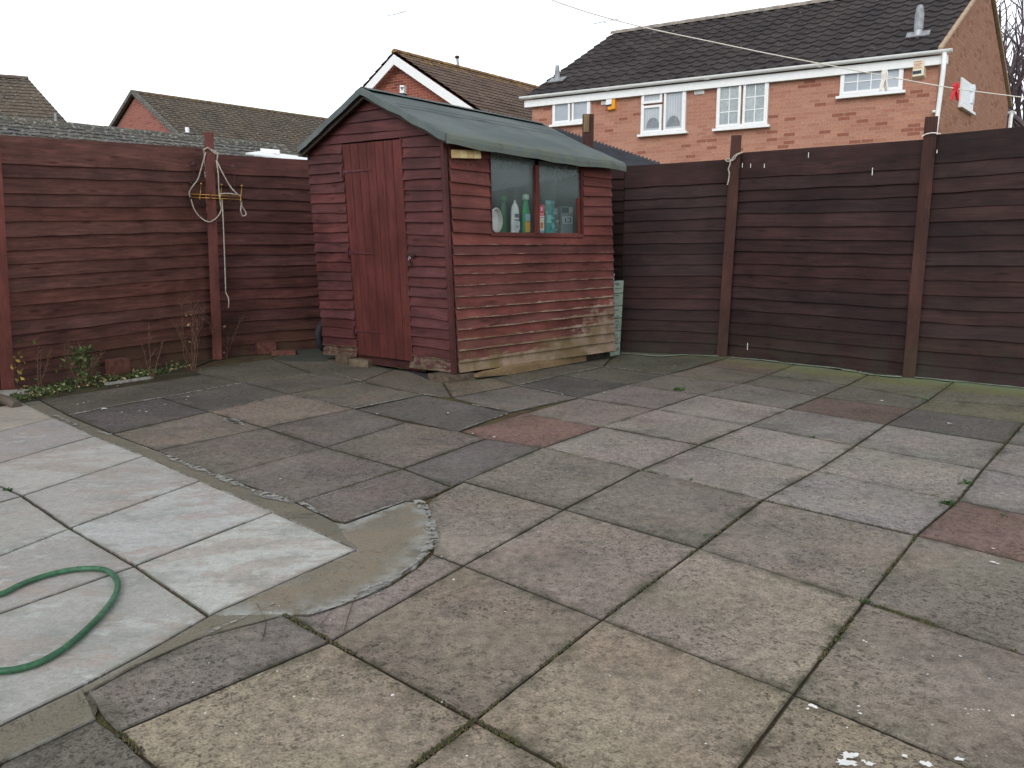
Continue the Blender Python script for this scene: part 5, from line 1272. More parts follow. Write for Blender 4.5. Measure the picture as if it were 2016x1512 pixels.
# small splinters and snail-like marks on the right fence
for x, y, l in [(1592,300,10),(1582,242,0),(1718,330,14),(1478,322,8),(1462,321,8),(1505,322,8),(1320,655,10),(1472,675,14),(1640,290,0),(1845,295,6),(1855,530,0)]:
    if l == 0: continue
    mk = MB(); pt_ = hit(x, y, R2[0] + R2[4] * .034, R2[4]); mk.bar(pt_, pt_ - UP * l / 1600 * pt_.y, .006, .002, side=(R2[1] - R2[0]).normalized()); mk.build('white_streak', M['white_spot'], RF)

# ================================================================== NEIGHBOURING BUILDINGS
def wallface(mb, pts, U, O, tint=(1, 1, 1)):
    mb.face(pts, [((p - O).dot(U), p.z) for p in pts], tint)
def tiles(mb, A, B, C, D, gauge=.32, wave=.3, amp=.03, step=.03, du=.06, lich=None, flatcol=(1, 1, 1), seed=1):
    """A eave start, B eave end, C ridge end, D ridge start; tile courses as stepped, rolled strips"""
    rg = random.Random(seed); n_ = (B - A).cross(D - A).normalized(); n_ = n_ if n_.z > 0 else -n_
    H = ((D - A).length + (C - B).length) / 2; nc = max(2, int(round(H / gauge))); W = max((B - A).length, (C - D).length); nu_ = max(2, int(W / du))
    jit = [[rg.uniform(-.006, .006) for _ in range(nu_ + 2)] for _ in range(nc)]
    for r in range(nc):
        t0, t1 = r / nc, (r + 1) / nc; lo = []; hi = []
        for i in range(nu_ + 1):
            s = i / nu_; x = s * W; ph = (x / wave) % 1
            h = amp * (math.sin(math.pi * ph / .45) if ph < .45 else -.25 * math.sin(math.pi * (ph - .45) / .55)) if amp else 0
            col_i = int(x / wave); jj = rg.random() if False else jit[r][min(col_i, nu_)]
            pl_ = lerp(lerp(A, B, s), lerp(D, C, s), t0); ph_ = lerp(lerp(A, B, s), lerp(D, C, s), t1)
            lo.append((pl_ + n_ * (step + h + jj) - (D - A).normalized() * (.02 + h * .4), x)); hi.append((ph_ + n_ * (h * .9), x))
        for i in range(nu_):
            x0, x1 = lo[i][1], lo[i + 1][1]; y0, y1 = t0 * H, t1 * H
            f = 1 + .12 * nz((int(x0 / wave) * 1.7, r * 2.3, 0), 1.1, seed); s = i / nu_
            w = lich(s, (t0 + t1) / 2) if lich else 0
            mb.face([lo[i][0], lo[i + 1][0], hi[i + 1][0], hi[i][0]], [(x0, y0), (x1, y0), (x1, y1), (x0, y1)], (f * flatcol[0], f * flatcol[1], f * flatcol[2]), w)
            a, b = lo[i][0], lo[i + 1][0]; mb.face([a - n_ * (step + .01), b - n_ * (step + .01), b, a], [(x0, y0), (x1, y0), (x1, y0 + .03), (x0, y0 + .03)], (f * .9, f * .9, f * .9), w)
def ridge_tiles(mb, A, B, r=.12, L=.42, tint=(1, 1, 1), wear=.3):
    n = max(1, int((B - A).length / L)); d = (B - A).normalized(); sd = d.cross(UP).normalized()
    for i in range(n):
        p, q = lerp(A, B, i / n), lerp(A, B, (i + 1) / n + .01 / n); f = 1 + .15 * nz((i, 3, 0), .9)
        arc = [(math.cos(t), math.sin(t)) for t in [math.pi * k / 6 for k in range(7)]]
        rp_, rq = [p + sd * r * c + UP * (r * .8 * s - .03) for c, s in arc], [q + sd * r * .93 * c + UP * (r * .74 * s - .03) for c, s in arc]
        for k in range(6): mb.face([rp_[k], rp_[k + 1], rq[k + 1], rq[k]], [(i * L, k * .05), (i * L, k * .05 + .05), (i * L + L, k * .05 + .05), (i * L + L, k * .05)], (tint[0] * f, tint[1] * f, tint[2] * f), wear)
        mb.face(rp_, None, tint, wear)

# ---- large house on the right
d1 = Vector((-1.6875, 1.0123, 0)).normalized(); d2 = Vector(((2353 - 1008) / 1600, 1.0123, 0)).normalized()
C0 = at(1843, 200, 15.5); C0.z = 0
nH = tow(d1.cross(UP), C0); nG = d2.cross(UP); nG = nG if nG.dot(CAM - C0) > 0 else -nG
Hf = lambda x, y, o=0.0: hit(x, y, C0 + nH * o, nH)
Gf = lambda x, y, o=0.0: hit(x, y, C0 + nG * o, nG)
OV = .16
gut0 = hit(1866, 95, C0 + nH * OV, nH); gut1 = hit(1040, 188, C0 + nH * OV, nH)
EZ = (gut0.z + gut1.z) / 2
BH = thing('brick_house', 'large two-storey pink brick house with dark tiled roof and white gutter, behind the right fence', 'house', C0)
e0 = C0 + UP * 5; s_end = (gut1 - gut0).dot(d1) - .15
HL = s_end
farG = Gf(1984, 220); GD = (Vector((farG.x, farG.y, 0)) - C0).dot(d2)
# gable apex: rake leaves the near eave corner and passes pixel (1905,0)
k0 = Gf(1843, 84); k1 = Gf(1905, 0); slope_r = (k1.z - k0.z) / ((k1 - k0).dot(d2)); 
mid = C0 + d2 * (GD / 2)
apexz = k0.z + slope_r * (GD / 2)
print('house', 'HL', HL, 'GD', GD, 'eave', gut0.z, gut1.z, k0.z, 'apex', apexz, 'slope', math.degrees(math.atan(slope_r)))
wz = k0.z - .05
# keep ridge consistent with the far end seen at (1222,52)
def proj(P):
    d = P - CAM; cy = d.y * math.cos(PITCH) - d.z * math.sin(PITCH); cz = d.y * math.sin(PITCH) + d.z * math.cos(PITCH)
    return (CX + FPX * d.x / cy, CY - FPX * cz / cy)
print('ridge near', proj(mid + UP * apexz), 'ridge far', proj(mid + d1 * HL + UP * apexz), 'want 1222,52; eave far', proj(C0 + d1 * HL + UP * wz))
w = MB(); A, B = C0, C0 + d1 * HL
wallface(w, [A, B, B + UP * wz, A + UP * wz], d1, C0); w.build('wall', M['brick_a'], BH)
w = MB(); Fg = C0 + d2 * GD
wallface(w, [C0, Fg, Fg + UP * wz, mid + UP * (apexz - .05), C0 + UP * wz], d2, C0 - nG * .0); w.build('gable_wall', M['brick_g'], BH)
w = MB(); wallface(w, [B, Fg + d1 * HL, Fg + d1 * HL + UP * wz, mid + d1 * HL + UP * apexz, B + UP * wz], d2, C0); wallface(w, [Fg, Fg + d1 * HL, Fg + d1 * HL + UP * wz, Fg + UP * wz], d1, C0); w.build('rear_wall', M['brick_a'], BH)
rm = MB(); sl = (apexz - wz) / (GD / 2); evp = -d2 * (OV * .9) - UP * (OV * .9 * sl)
RA = C0 + UP * (wz + .06) + evp; RB = RA + d1 * (HL + .1); RD = mid + UP * (apexz + .06); RC = RD + d1 * (HL + .1)
tiles(rm, RA, RB, RC, RD, .33, .30, .035, .03, .05, lambda s, t: (.34 if s < .06 and t > .3 else 0) + (.3 if s > .955 else 0) + .0, seed=4)
evq = d2 * (OV * .9) - UP * (OV * .9 * sl); RA2 = Fg + UP * (wz + .06) + evq; tiles(rm, RA2 + d1 * (HL + .1), RA2, RD, RC, .33, .30, .035, .03, .15, None, seed=5)
rfh = rm.build('roof', M['tile_a'], BH)
w = MB(); ridge_tiles(w, RD, RC, .14, .42, (1, 1, 1), .22); w.build('ridge_tiles', simple('grey_ridge_tile', S(138, 130, 122), .95, var=.3, scale=6), rfh)
w = MB(); 
for p, q in ((RA, RD), (RA2, RD)): w.bar(p + nG * .03 + UP * .0, q + nG * .03 + UP * .0, .07, .05, side=nG)
w.build('verge', simple('verge_mortar', S(176, 152, 130), .9), rfh)
# fascia, soffit, gutter
w = MB(); ga = C0 + UP * (gut0.z) + nH * (OV - .05) - d1 * .15; gb = ga + d1 * (HL + .3)
ga.z = gut0.z; gb.z = gut1.z
w.hexa([ga - UP * .25 - nH * .02, gb - UP * .25 - nH * .02, gb - UP * .25, ga - UP * .25], [ga - UP * .1 - nH * .02, gb - UP * .1 - nH * .02, gb - UP * .1, ga - UP * .1]); w.build('fascia', M['upvc'], BH)
w = MB(); w.hexa([ga - UP * .25 - nH * (OV - .05), gb - UP * .25 - nH * (OV - .05), gb - UP * .25 - nH * .03, ga - UP * .25 - nH * .03], [ga - UP * .235 - nH * (OV - .05), gb - UP * .235 - nH * (OV - .05), gb - UP * .235 - nH * .03, ga - UP * .235 - nH * .03]); w.build('soffit', M['upvc'], BH)
def halfgutter(name, a, b, outn, r, parent):
    w = MB(); arc = [(math.cos(t), math.sin(t)) for t in [math.pi + math.pi * k / 8 for k in range(9)]]
    d = (b - a).normalized(); P_ = [a + outn * r * (1 + c) + UP * (r * s) for c, s in arc]; Q_ = [p + (b - a) for p in P_]
    for k in range(8): w.face([P_[k], P_[k + 1], Q_[k + 1], Q_[k]])
    P2_ = [a + outn * r * (1 + c * .9) + UP * (r * s * .9) for c, s in arc]; Q2_ = [p + (b - a) for p in P2_]
    for k in range(8): w.face([P2_[k + 1], P2_[k], Q2_[k], Q2_[k + 1]])
    w.face(P_); w.face(Q_[::-1])
    for P_i, P_o in ((P_, P2_),):
        for e in (0, 8): w.face([P_[e], P2_[e], Q2_[e], Q_[e]])
    n = int((b - a).length / 2)
    for i in range(1, n): 
        c = lerp(a, b, i / n); w.tube([c - d * .05 + outn * r * 1.05 - UP * r * .55, c + d * .05 + outn * r * 1.05 - UP * r * .55], r * .62, 12)
    return w.build(name, M['upvc'], parent, False)
halfgutter('gutter', ga - UP * .02 - d1 * .06, gb - UP * .02 + d1 * .08, nH, .062, BH)
w = MB(); tp_ = ga + nH * .07 - UP * .08 + d1 * .06; w1 = C0 + nH * .07 - d1 * .0
w.tube([tp_, tp_ - UP * .3, lerp(tp_, Vector((w1.x, w1.y, tp_.z - 2)), .9), Vector((w1.x, w1.y, .1))], .04, 10)
for z_ in (3.6, 1.8): w.tube([Vector((w1.x, w1.y, z_)), Vector((w1.x, w1.y, z_ + .04))], .052, 10)
w.build('downpipe', M['upvc'], BH, True)
w = MB(); q = Fg + UP * (gut0.z - .1) + d2 * .3; halfgutter('gutter', q + nG * .12 - d2 * .1, q - nG * 1.0 - d2 * .1, d2, .07, BH); q2 = q + d2 * -.03 + nG * .05
w.tube([q2, q2 - UP * .2 - d2 * .1, q2 - d2 * .12 - UP * 4.5], .045, 8); w.build('downpipe', M['upvc'], BH, True)
# windows on the front; corners given as photo pixels
def hwin(parent, quad, bars, pane, hitf, U, n_, sill=True, name='window', deep=.05, fw=.055, label=None):
    """quad: tl,tr,br,bl pixels. bars: list of panes as fractions (x0,x1,y0,y1,gx,gy) from bottom-left"""
    TL, TR, BR, BL = [hitf(x, y, .02) for x, y in quad]
    z1 = (TL.z + TR.z) / 2; z0 = (BL.z + BR.z) / 2; a = (lerp(TL, BL, .5)); b = lerp(TR, BR, .5); a = Vector((a.x, a.y, 0)); b = Vector((b.x, b.y, 0)); W_ = (b - a).length; u = (b - a).normalized(); Hh = z1 - z0
    P_ = lambda x, z, o=0.0: a + u * x + UP * (z0 + z) + n_ * o
    f = MB()
    def bx(x0, x1, za, zb, o0, o1, mb=f): mb.hexa([P_(x0, za, o1), P_(x1, za, o1), P_(x1, za, o0), P_(x0, za, o0)], [P_(x0, zb, o1), P_(x1, zb, o1), P_(x1, zb, o0), P_(x0, zb, o0)])
    bx(0, W_, 0, fw, -.02, deep); bx(0, W_, Hh - fw, Hh, -.02, deep); bx(0, fw, fw, Hh - fw, -.02, deep); bx(W_ - fw, W_, fw, Hh - fw, -.02, deep)
    if sill: bx(-.06, W_ + .06, -.05, -.003, -.02, deep + .05)
    fo = f.build(name, M['upvc'], parent)
    if label: fo['label'] = label
    for (x0, x1, y0, y1, gx, gy) in bars:
        X0, X1, Y0, Y1 = x0 * W_ + .001, x1 * W_ - .001, y0 * Hh, y1 * Hh; s = MB(); t = .05
        bx(X0 + fw * .4, X1 - fw * .4, Y0 + fw * .4, Y0 + fw * .4 + t, 0, deep + .012, s); bx(X0 + fw * .4, X1 - fw * .4, Y1 - fw * .4 - t, Y1 - fw * .4, 0, deep + .012, s)
        bx(X0 + fw * .4, X0 + fw * .4 + t, Y0 + fw * .4 + t, Y1 - fw * .4 - t, 0, deep + .012, s); bx(X1 - fw * .4 - t, X1 - fw * .4, Y0 + fw * .4 + t, Y1 - fw * .4 - t, 0, deep + .012, s)
        ix0, ix1, iy0, iy1 = X0 + fw * .4 + t, X1 - fw * .4 - t, Y0 + fw * .4 + t, Y1 - fw * .4 - t
        for k in range(1, gx): c = ix0 + (ix1 - ix0) * k / gx; bx(c - .009, c + .009, iy0, iy1, .0, deep * .8, s)
        for k in range(1, gy): c = iy0 + (iy1 - iy0) * k / gy; bx(ix0, ix1, c - .009, c + .009, .0, deep * .7, s)
        s.build('sash', M['upvc'], fo)
        g_ = MB(); pts = [P_(ix0, iy0, deep * .5), P_(ix1, iy0, deep * .5), P_(ix1, iy1, deep * .5), P_(ix0, iy1, deep * .5)]
        g_.face(pts, [(ix0, iy0), (ix1, iy0), (ix1, iy1), (ix0, iy1)]); g_.build('pane', pane, fo)
    return fo, P_, W_, Hh
hwin(BH, [(1090, 201), (1164, 194), (1163, 239), (1089, 247)], [(0, .5, 0, 1, 1, 1), (.5, 1, 0, 1, 1, 1)], M['pane_plain'], Hf, d1, nH)
fo, P_, W_, Hh = hwin(BH, [(1265, 181), (1352, 171), (1350, 259), (1262, 265)], [(0, .5, 0, .68, 1, 1), (0, .5, .68, 1, 1, 1), (.5, 1, 0, 1, 1, 1)], M['pane_net'], Hf, d1, nH)
# net-curtain scallops at the foot of the blinds
ncm = simple('grey_net', S(128, 134, 142), .8)
for cx_, r_ in ((.27, .19), (.73, .19)):
    g_ = MB(); pts = [P_(W_ * cx_ + math.cos(t) * r_ * W_ * .8, .12 + math.sin(t) * .22, .029) for t in [math.pi * k / 12 for k in range(13)]]; g_.face(pts); g_.build('net_curtain', ncm, fo)
hwin(BH, [(1414, 166), (1515, 156), (1511, 247), (1410, 253)], [(0, .5, 0, 1, 2, 3), (.5, 1, 0, 1, 2, 3)], M['pane_tree'], Hf, d1, nH)
hwin(BH, [(1658, 140), (1781, 124), (1776, 179), (1652, 190)], [(0, 1, 0, 1, 4, 2)], M['pane_plain'], Hf, d1, nH)
# blinded window on the gable
TLg, BLg = Gf(1894, 152, .02), Gf(1889, 206, .02); zt, zb = TLg.z, BLg.z; TRg = Gf(1918, 172, .02)
a = C0 + d2 * ((TLg - C0).dot(d2)); b = C0 + d2 * ((TRg - C0).dot(d2)); w = MB()
hx = lambda x0, x1, za, zb_, o0, o1: w.hexa([Vector((p.x, p.y, za)) + nG * o for p, o in ((x0, o1), (x1, o1), (x1, o0), (x0, o0))], [Vector((p.x, p.y, zb_)) + nG * o for p, o in ((x0, o1), (x1, o1), (x1, o0), (x0, o0))])
hx(a, b, zb, zt, -.02, .03); hx(a - d2 * .04, b + d2 * .04, zb - .05, zb - .002, -.02, .08); wo_ = w.build('window', M['upvc'], BH)
w = MB(); hx(lerp(a, b, .1), lerp(a, b, .9), zb + .08, zt - .08, .031, .033); w.build('pane', simple('white_blind_pane', S(228, 232, 236), .2, var=.03), wo_)
# alarm boxes, plates
def wallbox(parent, quad, depth, mat, hitf, n_, name, taper=0.0, label=None):
    TL, TR, BR, BL = [hitf(x, y, .0) for x, y in quad]; w = MB(); o = n_ * depth; q = (BR - BL) * taper; v_ = (TL - BL) * taper
    w.hexa([BL + q * 0, BR, BR + o - q - 0 * v_ + v_ * 1.0, BL + o + q + v_ * 1.0][::-1], [TL, TR, TR + o - q, TL + o + q][::-1]); r_ = w.build(name, mat, parent); return r_
AL = thing('alarm_box', 'orange and white alarm box high on the brick house wall beside the small double window', 'alarm box', Hf(1206, 205))
wallbox(AL, [(1199, 190), (1215, 189), (1214, 217), (1198, 220)], .08, M['orange'], Hf, nH, 'housing', .08)
w = MB(); o = nH * .095; q = [Hf(x, y) + o for x, y in ((1196, 208), (1207, 206), (1208, 188), (1197, 190))]; w.hexa([q[0] - nH * .01, q[1] - nH * .01, q[1], q[0]], [q[3] - nH * .01, q[2] - nH * .01, q[2], q[3]]); w.build('cover', M['upvc'], AL)
w = MB(); q = [Hf(x, y) + nH * .1 for x, y in ((1196, 211), (1207, 209), (1207, 206.5), (1196, 208.5))]; w.hexa([q[0] - nH * .01, q[1] - nH * .01, q[1], q[0]], [q[3] - nH * .01, q[2] - nH * .01, q[2], q[3]]); w.build('strip', M['navy'], AL)
for quad, lab in [([(1184, 200), (1196, 199), (1196, 206), (1184, 207)], 'small white vent plate to the left of the orange alarm box'), ([(1367, 179), (1387, 177), (1387, 185), (1367, 187)], 'small white vent plate between the two tall windows of the brick house')]:
    pl_ = thing('vent_plate', lab, 'vent', Hf(*quad[0])); wallbox(pl_, quad, .03, M['upvc'], Hf, nH, 'plate', .05)
    w = MB()
    for k in range(1, 4):
        l_ = lerp(Hf(*quad[0]), Hf(*quad[3]), k / 4) + nH * .031; r_ = lerp(Hf(*quad[1]), Hf(*quad[2]), k / 4) + nH * .031; w.bar(lerp(l_, r_, .12), lerp(l_, r_, .88), .004, .008, side=nH)
    w.build('slots', M['lead'], pl_)
AL = thing('alarm_box', 'cream alarm box with faded red print near the corner of the brick house', 'alarm box', Hf(1810, 140))
wallbox(AL, [(1797, 124), (1825, 119), (1822, 154), (1794, 158)], .12, M['cream'], Hf, nH, 'housing', .12)
w = MB()
for i, (x0, x1, y) in enumerate([(1801, 1816, 125), (1801, 1817, 129.5), (1802, 1814, 133), (1800, 1816, 137)]): w.bar(Hf(x0, y) + nH * .124, Hf(x1, y - 2) + nH * .124, .004, .014, side=nH)
w.build('print', M['red_text'], AL)
w = MB(); w.bar(Hf(1798, 146) + nH * .125, Hf(1815, 143.5) + nH * .125, .006, .055, side=nH); w.build('strip', M['navy'], AL)
# roof flues
nR1 = (RB - RA).cross(RD - RA).normalized(); nR1 = nR1 if nR1.z > 0 else -nR1
def flue(base_px, top_px, r, label, cap=True):
    b = hit(*base_px, RA, nR1); tp_ = at(*top_px, b.y); tp_ = Vector((b.x, b.y, tp_.z)); o = thing('roof_flue', label, 'flue', b)
    w = MB(); w.lathe(b - UP * .25, [(r, 0), (r, tp_.z - b.z + .1)], 14); w.build('pipe', M['metal'], o)
    w = MB(); zc = tp_.z - (b.z - .25) - .14; w.lathe(b - UP * .25, [(r * 1.15, zc - .3), (r * 1.15, zc), (r * .95, zc + .01), (r * .9, zc + .1), (r * .5, zc + .14)], 14); w.build('cowl', M['lead'], o)
    w = MB(); w.box(Vector((0, 0, 0)), .5, .42, .012); 
    u1 = d1; u2 = nR1.cross(d1).normalized(); q = b + nR1 * .055
    w = MB(); w.hexa([q - u1 * .2 - u2 * .16, q + u1 * .2 - u2 * .16, q + u1 * .2 + u2 * .1, q - u1 * .2 + u2 * .1], [p + nR1 * .02 for p in (q - u1 * .2 - u2 * .16, q + u1 * .2 - u2 * .16, q + u1 * .2 + u2 * .1, q - u1 * .2 + u2 * .1)])
    w.build('flashing', M['lead'], o)
flue((1097, 163), (1099, 128), .055, 'slim grey metal flue at the left end of the dark tiled roof')
flue((1807, 75), (1815, 10), .07, 'tall grey metal flue at the right end of the dark tiled roof')
# TV aerials
def aerial(base, top, label, seed):
    o = thing('tv_aerial', label, 'aerial', base); w = MB(); w.tube([base, top], .005, 6); w.build('mast', M['lead'], o)
    w = MB(); d = Vector((.8, -.6, 0)).normalized(); s_ = d.cross(UP); w.tube([top - d * .3, top + d * .45], .007, 6)
    for k in range(7): c = top + d * (-.25 + k * .13); w.tube([c - s_ * .12, c + s_ * .12], .004, 5)
    w.build('antenna', M['lead'], o)
rb = hit(1235, 60, RC, nH); aerial(RC - d1 * .4 - UP * .1, at(1188, 43, (RC).y), 'thin TV aerial above the left end of the dark tiled roof', 1)

# ---- middle house, gable towards us
YM = 24.0; MA = at(787, 113, YM); nM = nH.copy(); MB0 = MA.copy()
Mf = lambda x, y, o=0.0: hit(x, y, MA + nM * o, nM)
rr_ = Mf(945, 221); ll_ = Mf(735, 171)
MH = thing('brick_house', 'red brick house with white gable boards and mossy brown roof seen over the shed roof', 'house', Vector((MA.x, MA.y, 0)))
dr_ = (rr_ - MA); dr_ = dr_ / abs(dr_.dot(d1)); dl_ = (ll_ - MA); dl_ = dl_ / abs(dl_.dot(d1)); half = 4.2
gr = MA + dr_ * half; gl = MA + dl_ * half
w = MB(); wallface(w, [Vector((gl.x, gl.y, 0)), Vector((gr.x, gr.y, 0)), gr, MA, gl], d1, MA); w.build('gable_wall', M['brick_b'], MH)
LR = d2 * 11.5
w = MB(); wallface(w, [Vector((gr.x, gr.y, 0)), Vector((gr.x, gr.y, 0)) + LR, gr + LR, gr], d2, MA); w.build('side_wall', M['brick_b'], MH)
w = MB(); rl = MA + nM * .25 + UP * .12; rrq = gr + nM * .25 + UP * .12 + (gr - MA).normalized() * .4; rlq = gl + nM * .25 + UP * .12 + (gl - MA).normalized() * .4
tiles(w, rrq, rrq + LR, rl + LR, rl, .25, .2, .015, .025, .06, lambda s, t: .38 if t > .93 else (.22 if s < .16 else (.05 if t > .7 else -.12)), seed=8)
tiles(w, rlq + LR, rlq, rl, rl + LR, .27, .24, .02, .028, .15, lambda s, t: .0, seed=9)
mr = w.build('roof', M['tile_b'], MH)
w = MB(); ridge_tiles(w, rl, rl + LR, .12, .4, (1.1, 1, .9), .42); w.build('ridge_tiles', M['tile_b'], mr)
for q_ in (gr, gl):
    w = MB(); e = (q_ - MA).normalized(); a = MA + nM * .27 + UP * .0; b = q_ + nM * .27 + e * .3; dn = UP * .24
    w.hexa([a - dn, b - dn, b - dn - nM * .03, a - dn - nM * .03], [a + UP * .03, b + UP * .03, b + UP * .03 - nM * .03, a + UP * .03 - nM * .03]); w.build('bargeboard', M['upvc'], MH)
o = thing('wall_box', 'small white box on the gable of the red brick house above the shed', 'alarm box', Mf(796, 178)); wallbox(o, [(791, 169), (800, 169), (800, 185), (791, 185)], .1, M['upvc'], Mf, nM, 'housing', .05)
w = MB(); w.bar(Mf(793, 174) + nM * .105, Mf(799, 174) + nM * .105, .006, .03, side=nM); w.bar(Mf(796, 174) + nM * .105, Mf(796, 179) + nM * .105, .006, .03, side=nM); w.bar(Mf(791, 187) + nM * .06, Mf(801, 187) + nM * .06, .1, .05, side=nM); w.build('marking', M['navy'], o)
vb = rl + d2 * 3.4; tpv = at(900, 112, vb.y); vb = Vector((tpv.x + .07, vb.y, proj(vb)[1] * 0 + vb.z)); o = thing('vent_pipe', 'thin leaning vent pipe on the ridge of the mossy brown roof', 'vent pipe', vb - UP * .1)
w = MB(); w.tube([vb - UP * .15, tpv - UP * .03], .04, 8); w.build('pipe', M['lead'], o, True); w = MB(); w.lathe(tpv - UP * .05, [(.05, 0), (.075, .03), (.06, .08)], 10); w.build('cowl', M['dark_metal'], o, True)
aerial(MA + UP * .1 + d2 * .4, at(777, 28, YM + .4), 'faint thin TV aerial above the white-edged gable', 2)

# ---- far house left of the shed
d3v = Vector(((2546 - 1008) / 1600, 1.0123, 0)).normalized(); YL = 27.0; LA = at(268, 188, YL); nL = tow(d3v, LA); gd = d3v.cross(UP).normalized()
Lf_ = lambda x, y, o=0.0: hit(x, y, LA + nL * o, nL)
lr = Lf_(355, 272); ll2 = Lf_(222, 262)
LH = thing('brick_house', 'distant brick house with plain pink gable and speckled brown roof left of the shed', 'house', Vector((LA.x, LA.y, 0)))
er = (lr - LA) / abs((lr - LA).dot(gd)); el = (ll2 - LA) / abs((ll2 - LA).dot(gd)); gr2 = LA + er * 3.6; gl2 = LA + el * 3.6
w = MB(); wallface(w, [Vector((gl2.x, gl2.y, 0)), Vector((gr2.x, gr2.y, 0)), gr2, LA, gl2], gd, LA); w.build('gable_wall', M['brick_c'], LH)
LR3 = d3v * 17; w = MB(); wallface(w, [Vector((gr2.x, gr2.y, 0)), Vector((gr2.x, gr2.y, 0)) + LR3, gr2 + LR3, gr2], d3v, LA); w.build('side_wall', M['brick_c'], LH)
w = MB(); t0 = LA + nL * .05 + UP * .1; tr_ = gr2 + nL * .05 + UP * .1; tl_ = gl2 + nL * .05 + UP * .1
tiles(w, tr_, tr_ + LR3, t0 + LR3, t0, .2, .25, .02, .025, .08, lambda s, t: .2 if (s < .08 or t > .96) else -.1, seed=12); tiles(w, tl_ + LR3, tl_, t0, t0 + LR3, .2, .25, .02, .025, .2, None, seed=13)
lro = w.build('roof', M['tile_c'], LH)
w = MB()
for q_ in (tr_, tl_): w.bar(t0 + nL * .05, q_ + nL * .05, .1, .12, side=nL)
w.build('verge', M['tile_d'], lro)
w = MB(); ridge_tiles(w, t0, t0 + LR3, .11, .4, (1.1, 1, .85), .35); w.build('ridge_tiles', M['tile_c'], lro)
nLr = ((tr_ + LR3) - tr_).cross(t0 - tr_).normalized(); nLr = nLr if nLr.z > 0 else -nLr
b = hit(370, 268, tr_, nLr); tq = at(368, 251, b.y); o = thing('roof_vent', 'small white vent pipe low on the distant speckled roof', 'vent pipe', b)
w = MB(); w.tube([b - UP * .1, Vector((tq.x, b.y, tq.z))], .06, 8); w.build('pipe', M['upvc'], o, True)
w = MB(); q = b + nLr * .05; w.hexa([q + d3v * x * .2 + gd * y * .2 for x, y in ((-1, -1), (1, -1), (1, 1), (-1, 1))][::-1], [q + nLr * .03 + d3v * x * .2 + gd * y * .2 for x, y in ((-1, -1), (1, -1), (1, 1), (-1, 1))][::-1]); w.build('flashing', M['lead'], o)

# ---- far-left house
r0 = at(55, 155, 22); dfl = Vector((2.4, 1.0, 0)).normalized(); per = Vector((dfl.y, -dfl.x, 0))
e0_ = at(142, 252, 20.3); e0_ = r0 + (e0_ - r0) * 1.5
FH = thing('house', 'far-left house showing only its mottled brown tiled roof above the fence', 'house', Vector((e0_.x, e0_.y, 0)))
lft = -dfl * 9; w = MB(); tiles(w, e0_ + lft, e0_, r0, r0 + lft, .2, .2, .015, .022, .08, lambda s, t: .18 if t > .7 else .02, seed=15)
back = e0_ - per * (2 * (e0_ - r0).dot(per)); tiles(w, back, back + lft, r0 + lft, r0, .28, .25, .02, .028, .2, None, seed=16); w.face([e0_, back, r0])
fr_ = w.build('roof', M['tile_c'], FH); w = MB(); ridge_tiles(w, r0 + lft, r0, .12, .4, (1, 1, 1), .1); w.build('ridge_tiles', M['tile_c'], fr_)
w = MB(); wallface(w, [Vector((e0_.x, e0_.y, 0)), Vector((back.x, back.y, 0)), back, e0_], per, r0); wallface(w, [Vector((e0_.x, e0_.y, 0)) + lft, Vector((e0_.x, e0_.y, 0)), e0_, e0_ + lft], dfl, r0); w.build('wall', M['brick_c'], FH)
w = MB(); c = at(109, 240, e0_.y + .8); w.tube([c - UP * .3, at(109, 222, e0_.y + .8)], .03, 8); w.build('vent_pipe', M['lead'], fr_)

# ---- low garage roof right behind the left fence
gdir = d3v; gA = at(-160, 222, 9.0); gB_line = gdir
def on_line(px, P, d):
    k = (px - CX) / FPX; # find s with proj x = px by bisection
    lo, hi_ = -20.0, 60.0
    for _ in range(60):
        m_ = (lo + hi_) / 2
        if proj(P + d * m_)[0] < px: lo = m_
        else: hi_ = m_
    return P + d * lo
g0 = at(-200, 214, 9.2); g0b = at(401, 279, 1); g1 = on_line(401, Vector((g0.x, g0.y, g0.z)), gdir); z_t = at(401, 279, g1.y).z
gz = (at(0, 236, on_line(0, g0, gdir).y).z + z_t) / 2
g0.z = at(-200, 216, g0.y).z; p0 = on_line(0, g0, gdir); p1 = on_line(560, g0, gdir)
g_start = Vector((g0.x, g0.y, at(0, 236.5, p0.y).z)); g_end = Vector((p1.x, p1.y, at(560, 290, p1.y).z))
print('garage ridge', g_start, g_end)
gper = tow(gdir.cross(UP), g0) ; fall = gper * 1.7 - UP * .68
GA = thing('garage', 'low building behind the left fence showing a long lichen-flecked grey tile roof', 'garage', Vector((p0.x, p0.y, 0)))
w = MB(); tiles(w, g_start + fall, g_end + fall, g_end, g_start, .15, .15, .008, .016, .035, lambda s, t: .0, seed=18)
bk_ = Vector((-gper.x * 1.7, -gper.y * 1.7, -.68)); tiles(w, g_end + bk_, g_start + bk_, g_start, g_end, .3, .3, .02, .028, .2, None, seed=19)
go = w.build('roof', M['tile_d'], GA); w = MB(); ridge_tiles(w, g_start, g_end, .1, .4, (1, 1, .95), .1); w.build('ridge_tiles', M['tile_d'], go)
w = MB(); a, b = g_start + fall * .9, g_end + fall * .9; wallface(w, [Vector((a.x, a.y, 0)), Vector((b.x, b.y, 0)), b, a], gdir, a); c_, d_ = g_start + bk_ * .9, g_end + bk_ * .9
wallface(w, [Vector((c_.x, c_.y, 0)), Vector((d_.x, d_.y, 0)), d_, c_], gdir, a); wallface(w, [Vector((b.x, b.y, 0)), Vector((d_.x, d_.y, 0)), d_, g_end - UP * .03, b], gper, a); w.build('wall', M['brick_c'], GA)
